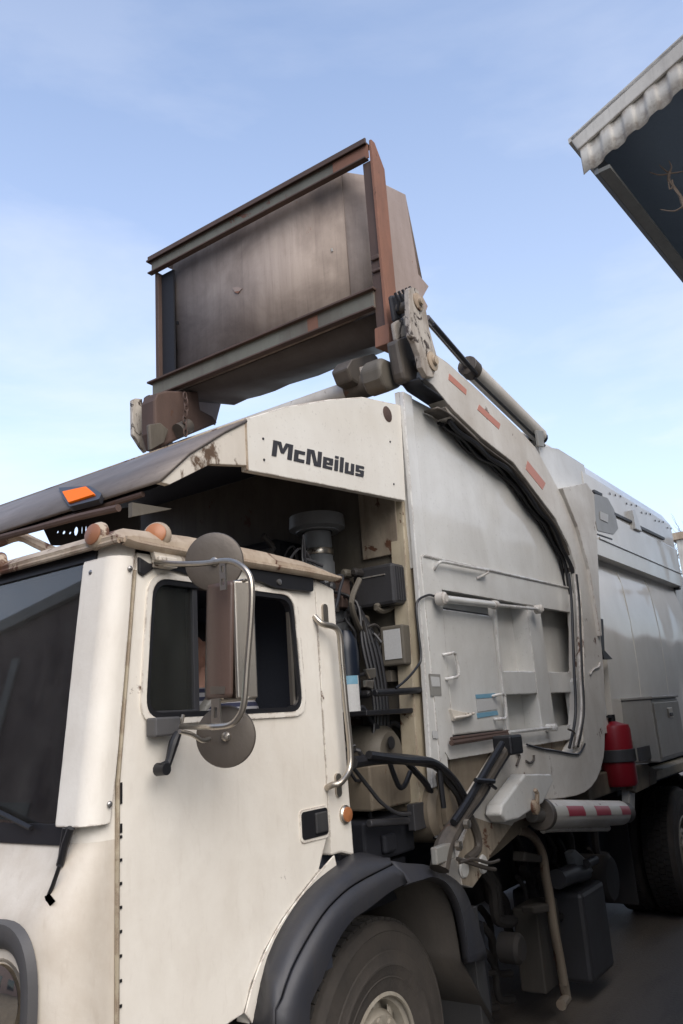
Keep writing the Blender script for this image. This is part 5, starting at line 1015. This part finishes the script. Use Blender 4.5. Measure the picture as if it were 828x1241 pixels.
# posts
g = G(); g.prism([(2.052,.125,3.95),(2.048,.125,5.28),(2.052,.125,5.33),(2.095,.125,5.33),(2.19,.125,5.19),(2.19,.125,3.93)], (0,.018,0)); po = dpart(g, 'post', 'rust', bevel=.004, label='orange rusty upright post at the near end')
g = G(); g.box((2.06,.143,3.95),(2.072,.205,5.19)); g.box((2.072,.195,3.95),(2.16,.205,5.19)); g.obj('post_web', 'rustdark', po)
g = G(); g.box((2.045,.14,4.50),(2.058,.20,4.53)); g.box((2.045,.14,4.42),(2.058,.20,4.44)); g.obj('weld_plate', 'rustdark', po, bevel=.006)
g = G(); g.box((2.065,2.075,4.25),(2.16,2.11,5.2)); po2 = dpart(g, 'post', 'rustdark', bevel=.004, label='dark brown upright post at the far end')
g = G(); g.box((2.10,1.95,4.25),(2.115,2.08,5.19)); g.obj('post_web', 'dark', po2)  # shade inside the channel is put into this web's dark colour
g = G(); g.prism([(2.045,.115,4.06),(2.195,.115,4.04),(2.21,.115,3.95),(2.035,.115,3.93)], (0,.10,0)); dpart(g, 'post_foot', 'rust', bevel=.006)
# chain under the far end
ch = Vector((2.003,1.75,4.081))
for i in range(7):
    c = ch+Vector((.01*math.sin(i),.0,-.045*i)); r = []
    for k in range(11):
        a = 2*PI*k/10; u = Vector((0,math.cos(a)*.016,math.sin(a)*.028)) if i % 2 else Vector((math.cos(a)*.016,0.0,math.sin(a)*.028)); r.append(c+u)
    g = G(); g.tube(r, .0055, 6); dpart(g, 'chain_link', 'rustdark')
# far side arm end seen over the canopy


# ------------------------------------------------------------------ driver
PE = thing('person', (.80,.60,1.38), 'person in a striped shirt sitting at the wheel behind the side window', 'person')
def capsule(g, a, b, ra, rb, n=12):
    a, b = Vector(a), Vector(b); g.tube([a, a.lerp(b,.5), b], [ra,(ra+rb)/2,rb], n)
    for p, r in ((a,ra),(b,rb)): g.lathe([(.001,-r),(r*.5,-r*.86),(r*.86,-r*.5),(r,0),(r*.86,r*.5),(r*.5,r*.86),(.001,r)], p, (0,0,1), n, caps=False)
def ball(g, c, s, n=16):
    c = Vector(c); rows = []
    for i in range(n+1):
        t = PI*i/n; rows.append([c+Vector((s[0]*math.sin(t)*math.cos(2*PI*k/n), s[1]*math.sin(t)*math.sin(2*PI*k/n), s[2]*math.cos(t))) for k in range(n)])
    g.loft(rows, close=True)
hc = Vector((.85,.55,2.17))
g = G()
ball(g, hc+Vector((.01,0,.02)), (.098,.077,.105)); ball(g, hc+Vector((-.03,0,-.05)), (.068,.058,.075)); ball(g, hc+Vector((-.075,0,-.075)), (.03,.035,.03))
ball(g, hc+Vector((-.102,0,-.015)), (.022,.013,.022)); ball(g, hc+Vector((-.09,0,-.05)), (.018,.024,.012)); capsule(g, hc+Vector((-.09,0,.02)), hc+Vector((-.107,0,-.02)), .011, .014, 8)
for s2 in (-1,1): ball(g, hc+Vector((.012,s2*.078,-.01)), (.018,.010,.032),10); ball(g, hc+Vector((-.078,s2*.03,.015)), (.014,.016,.010),10)
capsule(g, hc+Vector((.03,0,-.07)), (.885,.55,1.98), .058, .064)
capsule(g, (.89,.55,1.90), (.86,.58,1.45), .14, .15)
for s2 in (-1,1):
    sh_ = Vector((.90,.56+s2*.20,1.93)); el = Vector((.62,.60+s2*.22,1.74)); wr = Vector((.235,.57,1.945)) if s2 < 0 else Vector((.27,.80,1.88))
    capsule(g, sh_, el, .055, .045); capsule(g, el, wr, .042, .027)
    hd2 = Vector((-.09,0,.015)); capsule(g, wr, wr+hd2*.7, .026, .03); ball(g, wr+hd2*.75, (.045,.036,.020), 12)
    for k, (dy, ln, dr) in enumerate(((-.027,.062,-.25),(-.009,.070,-.35),(.009,.066,-.5),(.027,.052,-.6))):
        b0 = wr+hd2+Vector((-.02,dy,.0)); b1 = b0+Vector((-ln*.5,dy*.1,dr*.02)); b2 = b1+Vector((-ln*.28,0,dr*.05)); b3 = b2+Vector((-ln*.12,0,-.016))
        capsule(g, b0, b1, .0095, .009, 8); capsule(g, b1, b2, .009, .008, 8); capsule(g, b2, b3, .008, .007, 8)
    t0 = wr+hd2*.4+Vector((0,-s2*.03,0)); capsule(g, t0, t0+Vector((-.035,-s2*.022,-.012)), .012, .010, 8); capsule(g, t0+Vector((-.035,-s2*.022,-.012)), t0+Vector((-.062,-s2*.016,-.02)), .010, .009, 8)
    hip = Vector((.80,.58+s2*.1,1.46)); kn4 = Vector((.40,.60+s2*.14,1.50)); capsule(g, hip, kn4, .09, .06); capsule(g, kn4, (.30,.60+s2*.12,1.08), .055, .04)
b = g.obj('body', 'skin', PE, smooth=180)
k = b.modifiers.new('remesh','REMESH'); k.mode = 'VOXEL'; k.voxel_size = .0055; k.use_smooth_shade = True
k = b.modifiers.new('sm','SMOOTH'); k.iterations = 2; k.factor = .4
g = G(); ball(g, hc+Vector((.028,0,.062)), (.090,.080,.078)); hr = g.obj('hair', 'hair', PE, smooth=180)
g = G(); capsule(g, (.89,.56,1.88), (.87,.58,1.45), .165, .165, 20); 
for s2 in (-1,1): capsule(g, (.92,.56+s2*.10,1.93), (.92,.56+s2*.21,1.90), .09, .09); capsule(g, (.90,.56+s2*.21,1.92), (.70,.60+s2*.23,1.77), .082, .068)
sh2 = g.obj('shirt', 'shirt', PE, smooth=180); k = sh2.modifiers.new('remesh','REMESH'); k.mode = 'VOXEL'; k.voxel_size = .012; k.use_smooth_shade = True
k = sh2.modifiers.new('sm','SMOOTH'); k.iterations = 4; k.factor = .5
g = G()
for s2 in (-1,1): capsule(g, (.82,.58+s2*.1,1.46), (.40,.60+s2*.14,1.50), .10, .07); capsule(g, (.40,.60+s2*.14,1.50), (.30,.60+s2*.12,1.08), .065, .05)
tr_ = g.obj('trousers', 'seat', PE, smooth=180)
g = G(); g.tube([(.94,.42,2.06),(.80,.44,1.93),(.72,.58,1.70),(.78,.72,1.45)], .022, 6, smooth=5, flat=.2); part(g, 'seat_belt', 'boxgrey')

# ------------------------------------------------------------------ shed roof at the upper right
SH = thing('open_shed', (3.849,-.6,0), 'pale corrugated metal edge of the open shed roof overhead at right', 'shed roof')
sx0 = 3.849; ye = -.6; ze = 6.084; sl2 = (6.431-6.084)/.902
yr = -6.5; zr = ze+sl2*(ye-yr)*1.0
def rz(y): return ze+sl2*(ye-y)
xe = 10
g = G(); d0 = .13
for sgn in (0,):
    g.prism([(sx0,ye,rz(ye)),(sx0,yr,rz(yr)),(sx0,yr,rz(yr)-.19),(sx0,ye-.05,rz(ye)-.13)], (.03,0,0))
g.prism([(sx0,yr,rz(yr)),(sx0,2*yr-ye,ze),(sx0,2*yr-ye+.05,ze-.13),(sx0,yr,rz(yr)-.19)], (.03,0,0)); g.obj('rake_flashing', 'awning', SH, bevel=.008)
g = G(); g.box((sx0-.015,ye-.06,rz(ye)-.15),(sx0+.03,ye-.0,rz(ye)-.13)); 
# corrugated cladding hanging below the flashing
rows_t, rows_b = [], []
y = ye-.045; k = 0; n_ = 1600
for i in range(n_+1):
    y = ye-.06-(ye-.06-(2*yr-ye))*i/n_
    yy = y if y > yr else y
    zz = rz(y) if y > yr else rz(2*yr-y)
    ph = (ye-y)*2*PI/.178
    cw = math.tanh(2.6*math.cos(ph))/math.tanh(2.6); xo = .010*cw; drop = .378+.005*cw
    rows_t.append(Vector((sx0+.025+xo,y,zz-.10))); rows_b.append(Vector((sx0+.025+xo,y,zz-drop)))
g = G(); g.loft([rows_t,rows_b]); g.obj('corrugated_sheet', 'awning', SH, thick=.004, smooth=60)
g = G(); g.prism([(sx0+.0,ye+.01,ze),(sx0,yr,rz(yr)),(sx0,2*yr-ye,ze),(sx0,2*yr-ye,ze-.04),(sx0,yr,rz(yr)-.04),(sx0,ye+.01,ze-.04)], (xe-sx0,0,0)); g.obj('roof', 'awning', SH)
g = G(); g.prism([(sx0+.06,ye-.12,ze-.1),(sx0+.06,yr,rz(yr)-.12),(sx0+.06,2*yr-ye+.12,ze-.1),(sx0+.06,2*yr-ye+.12,ze-.15),(sx0+.06,yr,rz(yr)-.17),(sx0+.06,ye-.12,ze-.15)], (xe-sx0-.1,0,0)); g.obj('ceiling', 'awndark', SH)
g = G(); g.box((sx0+.045,ye-.16,ze-.375),(xe,ye-.13,ze-.05)); g.obj('eave_board', 'awnbeam', SH)
g = G(); g.box((sx0+.046,ye-.25,ze-.372),(xe,ye-.16,ze-.34)); g.obj('eave_soffit', 'greywall', SH)
g = G()
for yy in (-2.2,-4.0,-6.5,-9.0,-11.0): zz = rz(yy) if yy > yr else rz(2*yr-yy); g.box((sx0+.06,yy-.05,zz-.40),(xe-.1,yy+.05,zz-.18))
g.obj('purlin', 'awndark', SH)
g = G()
for xx in (7.2,9.8): g.prism([(xx,ye-.2,ze-.44),(xx,yr,rz(yr)-.5),(xx,2*yr-ye+.2,ze-.44),(xx,2*yr-ye+.2,ze-.75),(xx,yr,rz(yr)-.95),(xx,ye-.2,ze-.75)], (.1,0,0))
g.obj('rafter', 'awndark', SH)
for xx, yy in ((9.8,ye-1.9),(9.8,2*yr-ye+.3),(4.1,2*yr-ye+.3)): g = G(); g.box((xx-.1,yy-.1,0),(xx+.1,yy+.1,ze-.4)); g.obj('shed_post', 'awnbeam', SH)
SH.rotation_euler = (0,0,-.062)
# bare twig hanging inside the shed
tw_ = [(4.3,-1.233,5.437),(4.3,-1.227,5.514),(4.3,-1.191,5.625),(4.3,-1.17,5.692),(4.3,-1.189,5.758)]
BT = thing('bare_twig', tw_[0], 'bare pale twig hanging under the shed roof at the right edge', 'twig')
g = G(); g.tube(tw_, .012, 6, smooth=4); g.tube([(4.3,-1.258,5.333),(4.3,-1.233,5.437),(4.3,-1.227,5.514)], .014, 6); g.obj('stem', 'bark', BT)
for pts in ([(4.28,-1.234,5.416),(4.28,-1.167,5.405),(4.28,-1.075,5.463)], [(4.3,-1.189,5.758),(4.3,-1.206,5.788),(4.3,-1.196,5.85)], [(4.33,-1.181,5.752),(4.33,-1.144,5.818),(4.33,-1.12,5.869)], [(4.27,-1.193,5.72),(4.27,-1.249,5.701),(4.27,-1.301,5.688)], [(4.25,-1.198,5.593),(4.25,-1.172,5.578),(4.25,-1.17,5.644)], [(4.26,-1.198,5.655),(4.26,-1.202,5.569),(4.26,-1.232,5.489)], [(4.3,-1.189,5.736),(4.3,-1.11,5.764),(4.3,-1.047,5.82)]):
    g = G(); g.tube(pts, [.007,.006,.003], 5, smooth=4); g.obj('branch', 'bark', BT)

# ------------------------------------------------------------------ far things at right: bare tree and white building
def bare_tree(base, h, label, seed):
    rnd = random.Random(seed); T = thing('bare_tree', base, label, 'tree'); tr = G(); br = G()
    def grow(p, d, L, r, lvl):
        pts = [Vector(p)]; dd = Vector(d)
        for i in range(4): dd = (dd+Vector((rnd.uniform(-.18,.18),rnd.uniform(-.18,.18),rnd.uniform(-.02,.14)))).normalized(); pts.append(pts[-1]+dd*L/4)
        (tr if lvl == 0 else br).tube(pts, [r,r*.88,r*.78,r*.66,r*.55], 6 if lvl < 2 else 4)
        if lvl < 5:
            for k in range(rnd.choice((3,4,4))):
                t = rnd.randint(1,4) if lvl else rnd.randint(2,4); nd2 = (dd+Vector((rnd.uniform(-.9,.9),rnd.uniform(-.9,.9),rnd.uniform(-.1,.6)))).normalized()
                grow(pts[t], nd2, L*rnd.uniform(.55,.75), r*.5, lvl+1)
    grow(base, (0,0,1), h*.38, h*.022, 0)
    tr.obj('trunk', 'farbark', T); o = br.obj('crown', 'farbark', T, smooth=0)
    return T
bare_tree((40,6.4,0), 15, 'tall bare leafless tree beyond the truck tail at the right edge', 5)
FB = thing('white_building', (34,3.2,0), 'small pale building with a dark window frame beyond the truck tail', 'building')
g = G(); g.box((34,5.4,0),(44,-6,8.5)); g.obj('wall', 'awning', FB)
g = G(); g.box((33.9,5.6,8.3),(44.1,-6.2,8.6)); g.obj('roof', 'cabdirty', FB)
g = G(); g.box((33.93,4.2,7.3),(33.99,5.0,8.0)); g.obj('window', 'winglass', FB)

# ------------------------------------------------------------------ the yard around, mirrored in the paint and glass, plus an added shading wall
WH = thing('warehouse', (15,-33,0), 'tall grey green warehouse across the yard behind the viewer', 'building')
g = G(); g.box((-15,-40,0),(62,-31,15.5)); g.obj('wall', 'greywall', WH)
g = G(); g.prism([(-15.5,-41,15.5),(-15.5,-30.6,15.5),(-15.5,-36,18)], (78,0,0)); g.obj('roof', 'brownwall', WH)
for i in range(9):
    g = G(); g.box((-12+i*8,-31.02,1.2),(-8+i*8,-30.96,4.0)); g.obj('window', 'winglass', WH)
B4 = thing('long_shed', (150,-35,0), 'long low grey shed further along the yard', 'building')
g = G(); g.box((64,-40,0),(300,-31,11.5)); g.obj('wall', 'greywall', B4)
g = G(); g.prism([(64,-41,11.5),(64,-30.6,11.5),(64,-36,14)], (236,0,0)); g.obj('roof', 'brownwall', B4)
B2 = thing('brown_building', (-16,14,0), 'brown gabled building in front of the truck', 'building')
gb = [(-12,46,0),(-12,46,4.0),(-12,12,10.9),(-12,-8,6.4),(-12,-8,0)]
g = G(); g.prism(gb, (-12,0,0)); g.obj('wall', 'brownwall', B2)
g = G(); g.prism([(-11.8,46.3,3.95),(-11.8,12,10.92),(-11.8,-8.3,6.35),(-11.8,-8.3,6.0),(-11.8,12,10.5),(-11.8,46.3,3.55)], (-.15,0,0)); g.obj('gable_trim', 'awning', B2)
for y0 in (20.3,22.4): g = G(); g.box((-11.98,y0,0),(-11.9,y0+.35,7.6)); g.obj('door_frame', 'awning', B2)
for i in range(4): g = G(); g.box((-12.0,-3+i*7,1.0),(-11.95,0+i*7,3.4)); g.obj('window', 'winglass', B2)
YW = thing('added_shade_wall', (5.6,-2.05,0), 'unseen dark wall added along the near side to shade the lower truck', 'wall')  # added wall out of view, shades the lower near side of the truck
g = G(); g.box((1.0,-2.15,0),(10.2,-1.95,3.9)); g.obj('wall', 'greywall', YW)
g = G(); g.box((.95,-2.2,3.9),(10.25,-1.9,3.97)); g.obj('coping', 'awnbeam', YW)
B3 = thing('far_side_wall', (10,9,0), 'dark wall of the building on the far side of the truck', 'wall')
g = G(); g.box((-8,8.5,0),(60,9.5,2.2)); g.obj('wall', 'brownwall', B3)
